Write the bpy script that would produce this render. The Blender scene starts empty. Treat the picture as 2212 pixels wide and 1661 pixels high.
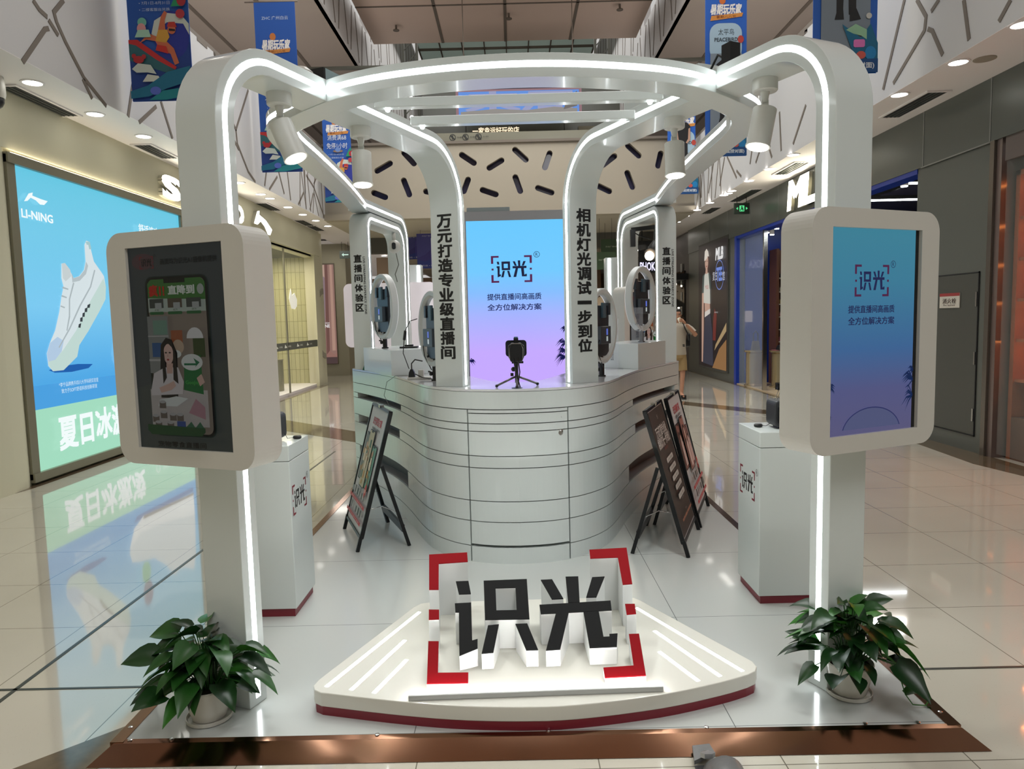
import bpy, bmesh, math, random
from mathutils import Vector, Matrix
random.seed(7)
S = bpy.context.scene
COL = S.collection
R = math.radians

# ------------------------------------------------------------------ camera
cam_d = bpy.data.cameras.new('camera'); cam = bpy.data.objects.new('camera', cam_d); COL.objects.link(cam)
F_PX, PITCH, YAW, ROLL = 1550.0, R(5.19), R(-0.146), R(1.374)
cam_d.sensor_fit = 'HORIZONTAL'; cam_d.sensor_width = 36.0; cam_d.lens = 36.0*F_PX/2212.0
cam_d.clip_start = 0.05; cam_d.clip_end = 200
_f = Vector((math.sin(YAW)*math.cos(PITCH), math.cos(YAW)*math.cos(PITCH), -math.sin(PITCH)))
_r = Vector((math.cos(YAW), -math.sin(YAW), 0)); _d = _f.cross(_r)
_r2 = math.cos(ROLL)*_r + math.sin(ROLL)*_d; _d2 = -math.sin(ROLL)*_r + math.cos(ROLL)*_d
cam.matrix_world = Matrix(((_r2.x, -_d2.x, -_f.x, 0), (_r2.y, -_d2.y, -_f.y, 0), (_r2.z, -_d2.z, -_f.z, 1.6), (0, 0, 0, 1)))
S.camera = cam

# ------------------------------------------------------------------ world, light, exposure
w = bpy.data.worlds.new('mall_ambient'); S.world = w; w.use_nodes = True
bg = w.node_tree.nodes['Background']; bg.inputs[0].default_value = (1.0, 0.98, 0.95, 1); bg.inputs[1].default_value = 0.55
S.view_settings.view_transform = 'Standard'; S.view_settings.look = 'None'
S.view_settings.exposure = 0.0; S.view_settings.gamma = 1.0; S.view_settings.use_curve_mapping = False
try:
    S.cycles.use_denoising = True; S.cycles.denoiser = 'OPENIMAGEDENOISE'
    S.cycles.max_bounces = 6; S.cycles.diffuse_bounces = 3; S.cycles.glossy_bounces = 4
    S.cycles.transmission_bounces = 4; S.cycles.transparent_max_bounces = 8
    S.cycles.caustics_reflective = False; S.cycles.caustics_refractive = False
    S.cycles.sample_clamp_indirect = 4.0
except Exception: pass
def area(name, loc, size, power, rot=(0, 0, 0), col=(1, 1, 1)):
    d = bpy.data.lights.new(name, 'AREA'); d.shape = 'RECTANGLE'; d.size, d.size_y = size; d.energy = power; d.color = col
    o = bpy.data.objects.new(name, d); COL.objects.link(o); o.location = loc; o.rotation_euler = rot
    return o
area('atrium_light_near', (3.4, -3.5, 9.6), (5, 6), 640, col=(.98, 1, 1))
area('atrium_light_mid', (0.0, 13.0, 9.6), (7, 7), 800, col=(.98, 1, .98))
area('atrium_light_far', (0.0, 27.0, 12), (8, 12), 420, col=(1, .98, .94))
area('gallery_fill_left', (-6.2, 8.0, 5.2), (1.5, 26), 260, rot=(R(180), 0, 0), col=(1, .93, .86))  # unseen upward fill, added to brighten the left upper ceiling
area('gallery_fill_right', (6.2, 8.0, 5.2), (1.5, 26), 260, rot=(R(180), 0, 0), col=(1, .93, .86))  # matching added fill for the right upper ceiling
area('corridor_fill_far', (0, 27, 3.9), (6, 8), 130, col=(1, .9, .76))  # added fill, lifts the dark corridor beyond the bridge
area('corridor_fill_left', (-5.3, 20.6, 3.9), (.8, .8), 22, col=(1, .97, .88))  # small fill added to brighten the far left end wall
area('soffit_light_left', (-4.2, -4.0, 3.9), (1.5, 10), 40, col=(1, .97, .92))
area('soffit_light_right', (4.2, -4.0, 3.9), (1.5, 10), 40, col=(1, .97, .92))

# ------------------------------------------------------------------ materials
def lin(c):
    out = []
    for v in c[:3]:
        v /= 255.0
        out.append(v/12.92 if v <= .04045 else ((v+.055)/1.055)**2.4)
    return tuple(out)+(1.0,)
_M = {}
def mat(name, col=(200, 200, 200), rough=.5, metal=0.0, emit=0.0, spec=.5, coat=0.0, alpha=1.0, trans=0.0, noise=0.0, nscale=8.0, bump=0.0, ior=None):
    if name in _M: return _M[name]
    m = bpy.data.materials.new(name); m.use_nodes = True; nt = m.node_tree; b = nt.nodes['Principled BSDF']
    b.inputs['Base Color'].default_value = lin(col); b.inputs['Roughness'].default_value = rough; b.inputs['Metallic'].default_value = metal
    b.inputs['Specular IOR Level'].default_value = spec; b.inputs['Coat Weight'].default_value = coat; b.inputs['Coat Roughness'].default_value = .05
    b.inputs['Alpha'].default_value = alpha; b.inputs['Transmission Weight'].default_value = trans
    if ior: b.inputs['IOR'].default_value = ior
    if emit:
        b.inputs['Emission Color'].default_value = lin(col); b.inputs['Emission Strength'].default_value = emit
    if noise or bump:
        tc = nt.nodes.new('ShaderNodeTexCoord'); n = nt.nodes.new('ShaderNodeTexNoise'); n.inputs['Scale'].default_value = nscale; n.inputs['Detail'].default_value = 4
        nt.links.new(tc.outputs['Object'], n.inputs['Vector'])
        if noise:
            mx = nt.nodes.new('ShaderNodeMix'); mx.data_type = 'RGBA'; c = lin(col)
            mx.inputs[6].default_value = tuple(v*(1-noise) for v in c[:3])+(1,); mx.inputs[7].default_value = tuple(min(1, v*(1+noise)) for v in c[:3])+(1,)
            nt.links.new(n.outputs['Fac'], mx.inputs[0]); nt.links.new(mx.outputs[2], b.inputs['Base Color'])
            if emit: nt.links.new(mx.outputs[2], b.inputs['Emission Color'])
        if bump:
            bp = nt.nodes.new('ShaderNodeBump'); bp.inputs['Strength'].default_value = bump; bp.inputs['Distance'].default_value = .01
            nt.links.new(n.outputs['Fac'], bp.inputs['Height']); nt.links.new(bp.outputs[0], b.inputs['Normal'])
    _M[name] = m
    return m
def P(c):            # matt printed ink
    return mat('ink_%d_%d_%d' % tuple(c[:3]), c, .55)
def E(c, s=1.0):     # backlit picture or screen colour
    k = 'lit_%d_%d_%d_%g' % (tuple(c[:3])+(s,))
    if k in _M: return _M[k]
    m = mat(k, c, .3, emit=s, spec=.2); m.node_tree.nodes['Principled BSDF'].inputs['Base Color'].default_value = (0.01, .01, .01, 1)
    return m
def gradient(name, stops, axis=2, s=1.0, rough=.25):
    """screen colour ramp along the object's own height"""
    m = mat(name, (5, 5, 5), rough, emit=s); nt = m.node_tree; b = nt.nodes['Principled BSDF']
    b.inputs['Base Color'].default_value = (.01, .01, .01, 1)
    tc = nt.nodes.new('ShaderNodeTexCoord'); sp = nt.nodes.new('ShaderNodeSeparateXYZ'); cr = nt.nodes.new('ShaderNodeValToRGB')
    nt.links.new(tc.outputs['Generated'], sp.inputs[0]); nt.links.new(sp.outputs[axis], cr.inputs[0]); nt.links.new(cr.outputs[0], b.inputs['Emission Color'])
    while len(cr.color_ramp.elements) < len(stops): cr.color_ramp.elements.new(.5)
    for e, (p, c) in zip(cr.color_ramp.elements, stops): e.position = p; e.color = lin(c)
    return m
WHITE = mat('white_laminate', (220, 227, 225), .22, coat=.25)
WHITE_TOP = mat('white_gloss_top', (232, 234, 236), .1, coat=.4)
WARM = mat('white_paint', (208, 205, 197), .4)
LED = mat('led_light', (246, 253, 255), .4, emit=10.0)
LEDW = mat('led_warm', (255, 244, 222), .4, emit=7.0)
BLACK = mat('black_plastic', (22, 23, 25), .4)
BLACKM = mat('black_powder_metal', (20, 22, 24), .35, metal=.3)
DARK = mat('dark_gap', (28, 29, 31), .7)
NAVY = mat('dark_slate_plastic', (38, 45, 54), .35)
RED = mat('red_face', (132, 3, 14), .7, spec=.1)
MAROON = mat('maroon_plinth', (122, 26, 42), .35)
GLYPHK = mat('black_face', (12, 12, 13), .7, spec=.15)
GLASSM = mat('shop_glass', (235, 245, 240), .03, trans=0.0, alpha=.05, spec=.6)
CHROME = mat('chrome', (200, 200, 200), .15, metal=1)
BRASS = mat('rose_gold_steel', (146, 108, 86), .13, metal=1.0, noise=.05, nscale=3)
CREAM = mat('cream_wall', (206, 202, 178), .55)
SOFF = mat('soffit_white', (242, 236, 236), .6)
PANEL = mat('fascia_white', (196, 194, 194), .6)
GROOVE = mat('groove_brown', (112, 102, 92), .7)
GREYP = mat('grey_metal_panel', (102, 106, 102), .33, metal=.35)
TAUPE = mat('taupe_ceiling', (172, 160, 150), .7)

# ------------------------------------------------------------------ mesh builder
class MB:
    def __init__(s): s.v = []; s.f = []; s.m = []; s.ms = []; s.sm = []
    def mi(s, m):
        if m not in s.ms: s.ms.append(m)
        return s.ms.index(m)
    def add(s, vs, fs, m, smooth=False):
        o = len(s.v); s.v += [tuple(v) for v in vs]; k = s.mi(m)
        for f in fs: s.f.append([i+o for i in f]); s.m.append(k); s.sm.append(smooth)
        return s
    def box(s, x0, x1, y0, y1, z0, z1, m, F=None):
        vs = [(x, y, z) for x in (x0, x1) for y in (y0, y1) for z in (z0, z1)]
        if F: vs = [F(*v) for v in vs]
        return s.add(vs, [(0, 1, 3, 2), (4, 6, 7, 5), (0, 4, 5, 1), (2, 3, 7, 6), (0, 2, 6, 4), (1, 5, 7, 3)], m)
    def prism(s, pts, h0, h1, m, F=lambda a, b, h: (a, b, h), cap=None, side=True, bot=True):
        n = len(pts); vs = [F(a, b, h0) for a, b in pts]+[F(a, b, h1) for a, b in pts]
        if cap is None: cap = m
        if bot: s.add(vs, [list(range(n))[::-1]], m)
        s.add(vs, [list(range(n, 2*n))], cap)
        if side: s.add(vs, [(i, (i+1) % n, (i+1) % n+n, i+n) for i in range(n)], m)
        return s
    def strip(s, A, B, h0, h1, m, F=lambda a, b, h: (a, b, h), smooth=False):
        """solid between two parallel 2D polylines A and B, extruded h0..h1"""
        n = len(A); vs = [F(*p, h0) for p in A]+[F(*p, h0) for p in B]+[F(*p, h1) for p in A]+[F(*p, h1) for p in B]
        fs = []; ff = []
        for i in range(n-1):
            fs += [(i, i+1, i+1+2*n, i+2*n), (i+n, i+3*n, i+1+3*n, i+1+n)]
            ff += [(i, i+n, i+1+n, i+1), (i+2*n, i+1+2*n, i+1+3*n, i+3*n)]
        s.add(vs, fs, m, smooth); s.add(vs, ff+[(0, 2*n, 3*n, n), (n-1, 2*n-1, 4*n-1, 3*n-1)], m)
        return s
    def tube(s, pts, r, m, n=10, r2=None, cap=True, smooth=True):
        pts = [Vector(p) for p in pts]; k = len(pts); vs = []; up = None
        for i, p in enumerate(pts):
            t = (pts[min(i+1, k-1)]-pts[max(i-1, 0)]).normalized()
            if up is None: up = t.orthogonal().normalized()
            else:
                up = (up-t*up.dot(t))
                up = up.normalized() if up.length > 1e-6 else t.orthogonal().normalized()
            b = t.cross(up); rr = r if r2 is None else r+(r2-r)*i/(k-1)
            vs += [p+rr*(math.cos(a)*up+math.sin(a)*b) for a in [2*math.pi*j/n for j in range(n)]]
        fs = [(i*n+j, i*n+(j+1) % n, (i+1)*n+(j+1) % n, (i+1)*n+j) for i in range(k-1) for j in range(n)]
        s.add(vs, fs, m, smooth)
        if cap: s.add(vs, [tuple(range(n))[::-1], tuple(range((k-1)*n, k*n))], m)
        return s
    def bar(s, a, b, wx, wy, m, up=(0, 0, 1)):
        a, b = Vector(a), Vector(b); t = (b-a).normalized(); u = Vector(up)
        x = t.cross(u)
        if x.length < 1e-4: x = t.cross(Vector((1, 0, 0)))
        x.normalize(); y = x.cross(t)
        vs = [p+sx*x*wx/2+sy*y*wy/2 for p in (a, b) for sx, sy in ((-1, -1), (1, -1), (1, 1), (-1, 1))]
        return s.add(vs, [(0, 1, 2, 3)[::-1], (4, 5, 6, 7), (0, 1, 5, 4), (1, 2, 6, 5), (2, 3, 7, 6), (3, 0, 4, 7)], m)
    def lathe(s, prof, c, m, n=24, F=None, smooth=True, cap=True):
        vs = []
        for r, z in prof:
            for j in range(n):
                a = 2*math.pi*j/n; p = (c[0]+r*math.cos(a), c[1]+r*math.sin(a), c[2]+z); vs.append(F(*p) if F else p)
        k = len(prof)
        s.add(vs, [(i*n+j, i*n+(j+1) % n, (i+1)*n+(j+1) % n, (i+1)*n+j) for i in range(k-1) for j in range(n)], m, smooth)
        if cap: s.add(vs, [tuple(range(n))[::-1], tuple(range((k-1)*n, k*n))], m)
        return s
    def ball(s, c, r, m, n=12, sc=(1, 1, 1)):
        k = n//2; prof = [(max(1e-4, math.sin(math.pi*i/k)), -math.cos(math.pi*i/k)) for i in range(k+1)]
        c = Vector(c); return s.lathe(prof, (0, 0, 0), m, n, F=lambda x, y, z: (c.x+x*r*sc[0], c.y+y*r*sc[1], c.z+z*r*sc[2]), cap=False)
    def mesh(s, name, off=(0, 0, 0)):
        me = bpy.data.meshes.new(name); me.from_pydata([(x-off[0], y-off[1], z-off[2]) for x, y, z in s.v], [], s.f)
        for m in s.ms: me.materials.append(m)
        me.polygons.foreach_set('material_index', s.m); me.polygons.foreach_set('use_smooth', s.sm); me.update()
        bm = bmesh.new(); bm.from_mesh(me)
        if len(s.v) < 6000: bmesh.ops.remove_doubles(bm, verts=bm.verts, dist=1e-5)
        for e in bm.edges:
            if len(e.link_faces) != 2 or e.calc_face_angle(3.2) > .6: e.smooth = False
        bmesh.ops.recalc_face_normals(bm, faces=bm.faces); bm.to_mesh(me); bm.free()
        return me
def props(o, label=None, cat=None, group=None, kind=None):
    if label: o['label'] = label
    if cat: o['category'] = cat
    if group: o['group'] = group
    if kind: o['kind'] = kind
    return o
def finish(o, bevel=0, sub=0):
    if bevel:
        b = o.modifiers.new('edge', 'BEVEL'); b.width = bevel; b.segments = 2; b.limit_method = 'ANGLE'; b.angle_limit = R(40)
    return o
def struct(name, mb, bevel=0):
    o = bpy.data.objects.new(name, mb.mesh(name)); COL.objects.link(o); finish(o, bevel); return props(o, kind='structure')
def solo(name, label, cat, mb, loc=(0, 0, 0), group=None, bevel=0, kind=None):
    o = bpy.data.objects.new(name, mb.mesh(name, loc)); COL.objects.link(o); o.location = loc; finish(o, bevel)
    return props(o, label, cat, group, kind)
class Thing:
    def __init__(s, name, label, cat, loc=(0, 0, 0), group=None, local=False, rz=0):
        s.r = bpy.data.objects.new(name, None); COL.objects.link(s.r); s.r.location = loc; s.r.rotation_euler = (0, 0, rz)
        s.r.empty_display_size = .05; s.off = (0, 0, 0) if local else loc; props(s.r, label, cat, group)
    def part(s, name, mb, parent=None, label=None, bevel=0, kind=None):
        o = bpy.data.objects.new(name, mb.mesh(name, s.off)); COL.objects.link(o); o.parent = parent or s.r; finish(o, bevel)
        return props(o, label, kind=kind)
def clone(o, parent=None):
    c = o.copy(); COL.objects.link(c)
    if parent: c.parent = parent
    for ch in o.children: clone(ch, c)
    return c

# ------------------------------------------------------------------ 2D helpers
def arc(cx, cy, r, a0, a1, n=8): return [(cx+r*math.cos(R(a0+(a1-a0)*i/n)), cy+r*math.sin(R(a0+(a1-a0)*i/n))) for i in range(n+1)]
def rrect(x0, x1, y0, y1, r, n=5):
    return arc(x1-r, y1-r, r, 0, 90, n)+arc(x0+r, y1-r, r, 90, 180, n)+arc(x0+r, y0+r, r, 180, 270, n)+arc(x1-r, y0+r, r, 270, 360, n)
def offs(P_, d):
    out = []; n = len(P_)
    for i in range(n):
        a = Vector(P_[max(i-1, 0)]); b = Vector(P_[i]); c = Vector(P_[min(i+1, n-1)])
        t1 = (b-a).normalized() if i else (c-b).normalized(); t2 = (c-b).normalized() if i < n-1 else t1
        n1 = Vector((-t1.y, t1.x)); n2 = Vector((-t2.y, t2.x)); m = (n1+n2)
        m = m/max(.3, m.length_squared)*2 if m.length > 1e-6 else n1
        out.append((b.x+m.x*d, b.y+m.y*d))
    return out
def smooth(P_, k=6):
    out = []; n = len(P_)
    for i in range(n-1):
        p = [Vector(P_[max(0, min(n-1, i+j))]) for j in (-1, 0, 1, 2)]
        for t in [j/k for j in range(k)]:
            q = .5*((2*p[1])+(-p[0]+p[2])*t+(2*p[0]-5*p[1]+4*p[2]-p[3])*t*t+(-p[0]+3*p[1]-3*p[2]+p[3])*t**3); out.append((q.x, q.y))
    out.append(tuple(P_[-1])); return out
_T = {}
def glyphs(txt, bold=0.0, res=3):
    """outline faces of a text set at size 1, centred on its bounding box"""
    key = (txt, bold, res)
    if key in _T: return _T[key]
    cu = bpy.data.curves.new('t', 'FONT'); cu.body = txt; cu.size = 1; cu.resolution_u = res; cu.fill_mode = 'FRONT'
    ob = bpy.data.objects.new('t', cu); COL.objects.link(ob); dg = bpy.context.evaluated_depsgraph_get(); dg.update()
    me = bpy.data.meshes.new_from_object(ob.evaluated_get(dg))
    vs = [(v.co.x, v.co.y) for v in me.vertices]; fs = [tuple(p.vertices) for p in me.polygons]
    bpy.data.objects.remove(ob); bpy.data.curves.remove(cu); bpy.data.meshes.remove(me)
    if vs:
        xs = [v[0] for v in vs]; ys = [v[1] for v in vs]; cx, cy = (min(xs)+max(xs))/2, (min(ys)+max(ys))/2
        vs = [(x-cx, y-cy) for x, y in vs]; wh = (max(xs)-min(xs), max(ys)-min(ys))
    else: wh = (1, 1)
    if bold and vs:
        n = len(vs); q = []; g = []
        for k, (dx, dy) in enumerate(((-1, -1), (1, -1), (-1, 1), (1, 1))):
            q += [(x+dx*bold*.8, y+dy*bold*.8) for x, y in vs]; g += [tuple(i+k*n for i in f) for f in fs]
        vs, fs = q, g
    _T[key] = (vs, fs, wh); return _T[key]
# the brackets and the two characters of the mark, flat, 1 wide by .65 high, centred (taken from the screen version)
LOGO = dict(red=[[(0, .65), (.19, .65), (.19, .605), (.055, .605), (.055, .46), (0, .46)], [(.81, .65), (1, .65), (1, .46), (.945, .46), (.945, .605), (.81, .605)],
                 [(0, 0), (.19, 0), (.19, .045), (.055, .045), (.055, .19), (0, .19)], [(.81, 0), (1, 0), (1, .19), (.945, .19), (.945, .045), (.81, .045)],
                 [(.01, .3), (.06, .3), (.06, .345), (.01, .345)], [(.945, .3), (.995, .3), (.995, .345), (.945, .345)]],
            blk=[[(.14, .51), (.19, .51), (.205, .44), (.155, .44)], [(.135, .4), (.21, .4), (.205, .2), (.235, .2), (.235, .16), (.155, .13), (.155, .355), (.135, .355)],
                 [(.255, .51), (.465, .51), (.41, .455), (.31, .455)], [(.465, .51), (.465, .3), (.41, .35), (.41, .455)], [(.465, .3), (.26, .3), (.31, .35), (.41, .35)], [(.26, .3), (.255, .51), (.31, .455), (.31, .35)],
                 [(.285, .285), (.335, .285), (.3, .13), (.24, .13)], [(.39, .285), (.44, .285), (.485, .13), (.43, .13)],
                 [(.53, .51), (.585, .51), (.63, .4), (.58, .4)], [(.655, .53), (.715, .53), (.715, .395), (.665, .395)], [(.525, .395), (.865, .395), (.865, .34), (.525, .34)], [(.79, .51), (.85, .51), (.8, .4), (.75, .4)],
                 [(.6, .345), (.66, .345), (.61, .13), (.54, .13)], [(.73, .345), (.8, .345), (.81, .185), (.83, .185), (.83, .2), (.87, .2), (.87, .14), (.75, .14)]])
class Art:
    def flush(s, thing, name, parent=None, label=None):
        mb = s.mb; s.mb = MB(); return thing.part(name, mb, parent=parent, label=label)
    """flat picture laid on a plane: origin o, right ex, up ey, facing n; every layer sits dz further out"""
    def __init__(s, o, ex, ey, n, dz=.0006, mk=P):
        s.o, s.ex, s.ey, s.n = Vector(o), Vector(ex).normalized(), Vector(ey).normalized(), Vector(n).normalized(); s.dz = dz; s.k = 0; s.mb = MB(); s.mk = mk
    def at(s, x, y, l=None): return tuple(s.o+s.ex*x+s.ey*y+s.n*(s.dz*(s.k if l is None else l)))
    def M(s, c): return c if not isinstance(c, tuple) else s.mk(c)
    def poly(s, pts, c, up=True):
        if up: s.k += 1
        s.mb.add([s.at(x, y) for x, y in pts], [list(range(len(pts)))], s.M(c)); return s
    def rect(s, x0, x1, y0, y1, c, up=True, r=0): return s.poly(rrect(x0, x1, y0, y1, r) if r else [(x0, y0), (x1, y0), (x1, y1), (x0, y1)], c, up)
    def oval(s, x, y, rx, ry, c, up=True, n=20, rot=0):
        q = []
        for i in range(n):
            a = 2*math.pi*i/n; u, v = rx*math.cos(a), ry*math.sin(a); q.append((x+u*math.cos(rot)-v*math.sin(rot), y+u*math.sin(rot)+v*math.cos(rot)))
        return s.poly(q, c, up)
    def many(s, polys, c):
        s.k += 1
        for p in polys: s.poly(p, c, False)
        return s
    def text(s, t, x, y, h, c, bold=0.0, w=None, rot=0, up=True, res=2, shear=0):
        """h: height of the line; w: full width if it must be stretched to one"""
        if up: s.k += 1
        vs, fs, wh = glyphs(t, bold, res); sc = h/wh[1]; sx = (w/wh[0]) if w else sc; q = []
        nn = len(vs)//4 if bold else len(vs)+1
        for i, (a, b) in enumerate(vs):
            a, b = a*sx+b*sc*shear, b*sc
            q.append(s.at(x+a*math.cos(rot)-b*math.sin(rot), y+a*math.sin(rot)+b*math.cos(rot), s.k+.2*(i//max(1, nn))))
        s.mb.add(q, fs, s.M(c)); return s
    def logo(s, x, y, w, cr, ck, ring=True):
        s.k += 1
        for key, c in (('red', cr), ('blk', ck)):
            for p in LOGO[key]: s.poly([(x+(a-.5)*w, y+(b-.325)*w) for a, b in p], c, False)
        if ring:
            s.mb.strip_ring(s, x+.62*w, y+.34*w, .075*w, .064*w, s.M(ck)); s.text('R', x+.62*w, y+.34*w, .075*w, ck, up=False)
        return s
def _strip_ring(mb, art, x, y, r1, r2, m, n=20):
    vs = []
    for r in (r1, r2): vs += [art.at(x+r*math.cos(2*math.pi*i/n), y+r*math.sin(2*math.pi*i/n)) for i in range(n)]
    mb.add(vs, [(i, (i+1) % n, (i+1) % n+n, i+n) for i in range(n)], m)
MB.strip_ring = _strip_ring
UPZ = (0, 0, 1)

# ================================================================== the setting
def floor_mat():
    m = mat('polished_terrazzo', (196, 190, 172), .06, spec=.9, coat=.6); nt = m.node_tree; b = nt.nodes['Principled BSDF']; b.inputs['Coat Roughness'].default_value = .02; b.inputs['IOR'].default_value = 1.6
    tc = nt.nodes.new('ShaderNodeTexCoord'); br = nt.nodes.new('ShaderNodeTexBrick'); mp = nt.nodes.new('ShaderNodeMapping')
    mp.inputs['Location'].default_value = (-.28+.005, -.44, 0)
    nt.links.new(tc.outputs['Object'], mp.inputs[0]); nt.links.new(mp.outputs[0], br.inputs['Vector'])
    br.offset = 0; br.squash = 1; br.inputs['Scale'].default_value = 1; br.inputs['Brick Width'].default_value = .66; br.inputs['Row Height'].default_value = .66
    br.inputs['Mortar Size'].default_value = .0022; br.inputs['Mortar Smooth'].default_value = 0
    br.inputs['Mortar'].default_value = lin((120, 114, 100))
    n = nt.nodes.new('ShaderNodeTexNoise'); n.inputs['Scale'].default_value = 1.3; nt.links.new(tc.outputs['Object'], n.inputs['Vector'])
    v = nt.nodes.new('ShaderNodeTexVoronoi'); v.inputs['Scale'].default_value = 60; nt.links.new(tc.outputs['Object'], v.inputs['Vector'])
    cr = nt.nodes.new('ShaderNodeValToRGB'); cr.color_ramp.elements[0].position = .06; cr.color_ramp.elements[0].color = (.55, .5, .42, 1); cr.color_ramp.elements[1].position = .1; cr.color_ramp.elements[1].color = (1, 1, 1, 1)
    nt.links.new(v.outputs['Distance'], cr.inputs[0])
    mx = nt.nodes.new('ShaderNodeMix'); mx.data_type = 'RGBA'; mx.inputs[6].default_value = lin((202, 196, 180)); mx.inputs[7].default_value = lin((218, 213, 198)); nt.links.new(n.outputs['Fac'], mx.inputs[0])
    mu = nt.nodes.new('ShaderNodeMix'); mu.data_type = 'RGBA'; mu.blend_type = 'MULTIPLY'; mu.inputs[0].default_value = .5
    nt.links.new(mx.outputs[2], mu.inputs[6]); nt.links.new(cr.outputs[0], mu.inputs[7])
    nt.links.new(mu.outputs[2], br.inputs['Color1']); nt.links.new(mu.outputs[2], br.inputs['Color2']); nt.links.new(br.outputs['Color'], b.inputs['Base Color'])
    return m
FLOOR = floor_mat()
struct('floor', MB().box(-9, 9, -12, 45, -.1, 0, FLOOR))
MARB = mat('brown_marble', (104, 88, 68), .1, spec=.8, coat=.4, noise=.45, nscale=14)
def slab(pts, z=.002): return MB().prism(pts, 0, z, MARB)
struct('trim_1', slab([(-5.1, 6.2), (-4.92, 7.2), (-4.85, 18.7), (-4.95, 18.9), (-5.1, 18.9)]))
struct('trim_2', slab([(5.1, 5), (4.72, 7.3), (4.85, 9), (5.0, 10.5), (5.0, 20.8), (5.12, 20.8), (5.12, 5)]))
struct('trim_3', slab([(-4.85, 12.95), (-1.1, 9.3), (-1.1, 8.6), (-4.85, 12.0)]))
struct('trim_4', slab([(4.95, 10.75), (2.2, 14.6), (2.2, 14.0), (4.95, 9.9)]))
struct('trim_5', slab([(-1.60, 2.76), (-2.6, 1.78), (-2.25, 1.78), (-1.55, 2.49)]))
STRIPM = mat('floor_metal_joint', (92, 96, 92), .35, metal=.8)
struct('trim_6', MB().box(-2.275, -2.255, 1.2, 8.9, 0, .0025, STRIPM).box(-5.0, -1.62, 3.07, 3.085, 0, .0025, STRIPM))
struct('trim_7', MB().box(1.72, 5.0, 3.07, 3.085, 0, .0025, STRIPM))
# left wall: picture bay, cream fascia, shopfront
W = MB().box(-5.3, -5.1, -12, 14.7, 0, 4.0, CREAM).box(-5.3, -5.1, 14.7, 18.6, 3.3, 4.0, CREAM).box(-5.3, -5.1, 18.6, 19.6, 0, 4.0, CREAM)
W.box(-5.1, -5.0, 11.15, 14.6, 3.3, 4.0, CREAM).box(-5.1, -5.0, -12, 11.15, 3.42, 4.0, CREAM).box(-5.1, -5.0, 14.6, 19.0, 3.36, 4.0, CREAM)
W.prism([(-5.1, 5.5), (-4.98, 5.5), (-4.96, 7.0), (-4.98, 7.2), (-5.03, 7.32), (-5.1, 7.32)], 0, 3.42, CREAM)
W.box(-5.1, -5.02, 14.35, 14.75, 0, 3.36, CREAM).box(-5.1, -5.02, 18.5, 18.9, 0, 3.36, CREAM)
struct('wall_left', W)
RECES = mat('grey_circle', (158, 152, 138), .6)
_c = MB(); A1 = arc(19.55, 1.6, .95, 90, 270, 20); B1 = arc(19.55, 1.6, .8, 90, 270, 20); _c.strip(A1, B1, -5.1, -5.085, RECES, F=lambda y, z, x: (x, y, z))
struct('trim_8', _c)
BEIGE = mat('taupe_wall', (146, 140, 120), .6)
struct('wall_back_left', MB().box(-8, -5.02, 22, 22.2, 0, 4.0, BEIGE).box(-5.2, -5.02, 22.2, 25, 0, 4, BEIGE))
# soffits
def soffit(sx):
    b = MB(); b.box(sx*4.301, sx*5.3, -12, 22 if sx < 0 else 40, 4.0, 4.12, SOFF)
    return b
struct('ceiling', soffit(-1)); struct('ceiling', soffit(1))
struct('ceiling', MB().box(-8, -4.3, 22, 23, 4.0, 4.1, SOFF))
# patterned fascias
def zz(f): return f
def fascia(sx, lines, y0, y1, extra):
    b = MB(); X = sx*4.3
    b.box(min(X, X+sx*.15), max(X, X+sx*.15), y0, y1, 4.004, 5.62, PANEL)
    b.box(min(X-sx*.0, X+sx*.25), max(X, X+sx*.25), y0, y1, 5.62, 5.68, GROOVE)
    def ln(l, wd=.035):
        q = [(y, z) for y, z in l if 3.9 < z < 6.3]
        q = [(y, min(z, 5.6)) for y, z in q]
        if len(q) < 2: return
        b.strip(offs(q, wd/2), offs(q, -wd/2), X, X-sx*.006, GROOVE, F=lambda y, z, x: (x, y, z))
    for l in lines: ln(l, .045)
    rnd = random.Random(3+int(sx))
    y = extra
    while y < y1-.6:
        a = y+rnd.uniform(-.1, .1); t = rnd.choice((0, 1, 2))
        if t == 0: ln([(a, 5.6), (a+.25, 4.9), (a+.1, 4.02)]); ln([(a+.25, 4.9), (a+.55, 4.02)])
        elif t == 1: ln([(a, 5.6), (a+.1, 4.02)]); ln([(a+.6, 5.6), (a+.3, 4.7), (a+.45, 4.02)])
        else: ln([(a+.4, 5.6), (a, 4.5), (a-.15, 4.02)]); ln([(a, 4.5), (a+.3, 4.02)])
        y += .62
    y = y0+.3
    while y < 6.0:
        ln([(y, 5.6), (y+.5, 4.8), (y+.3, 4.02)]); y += .9
    return b
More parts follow.
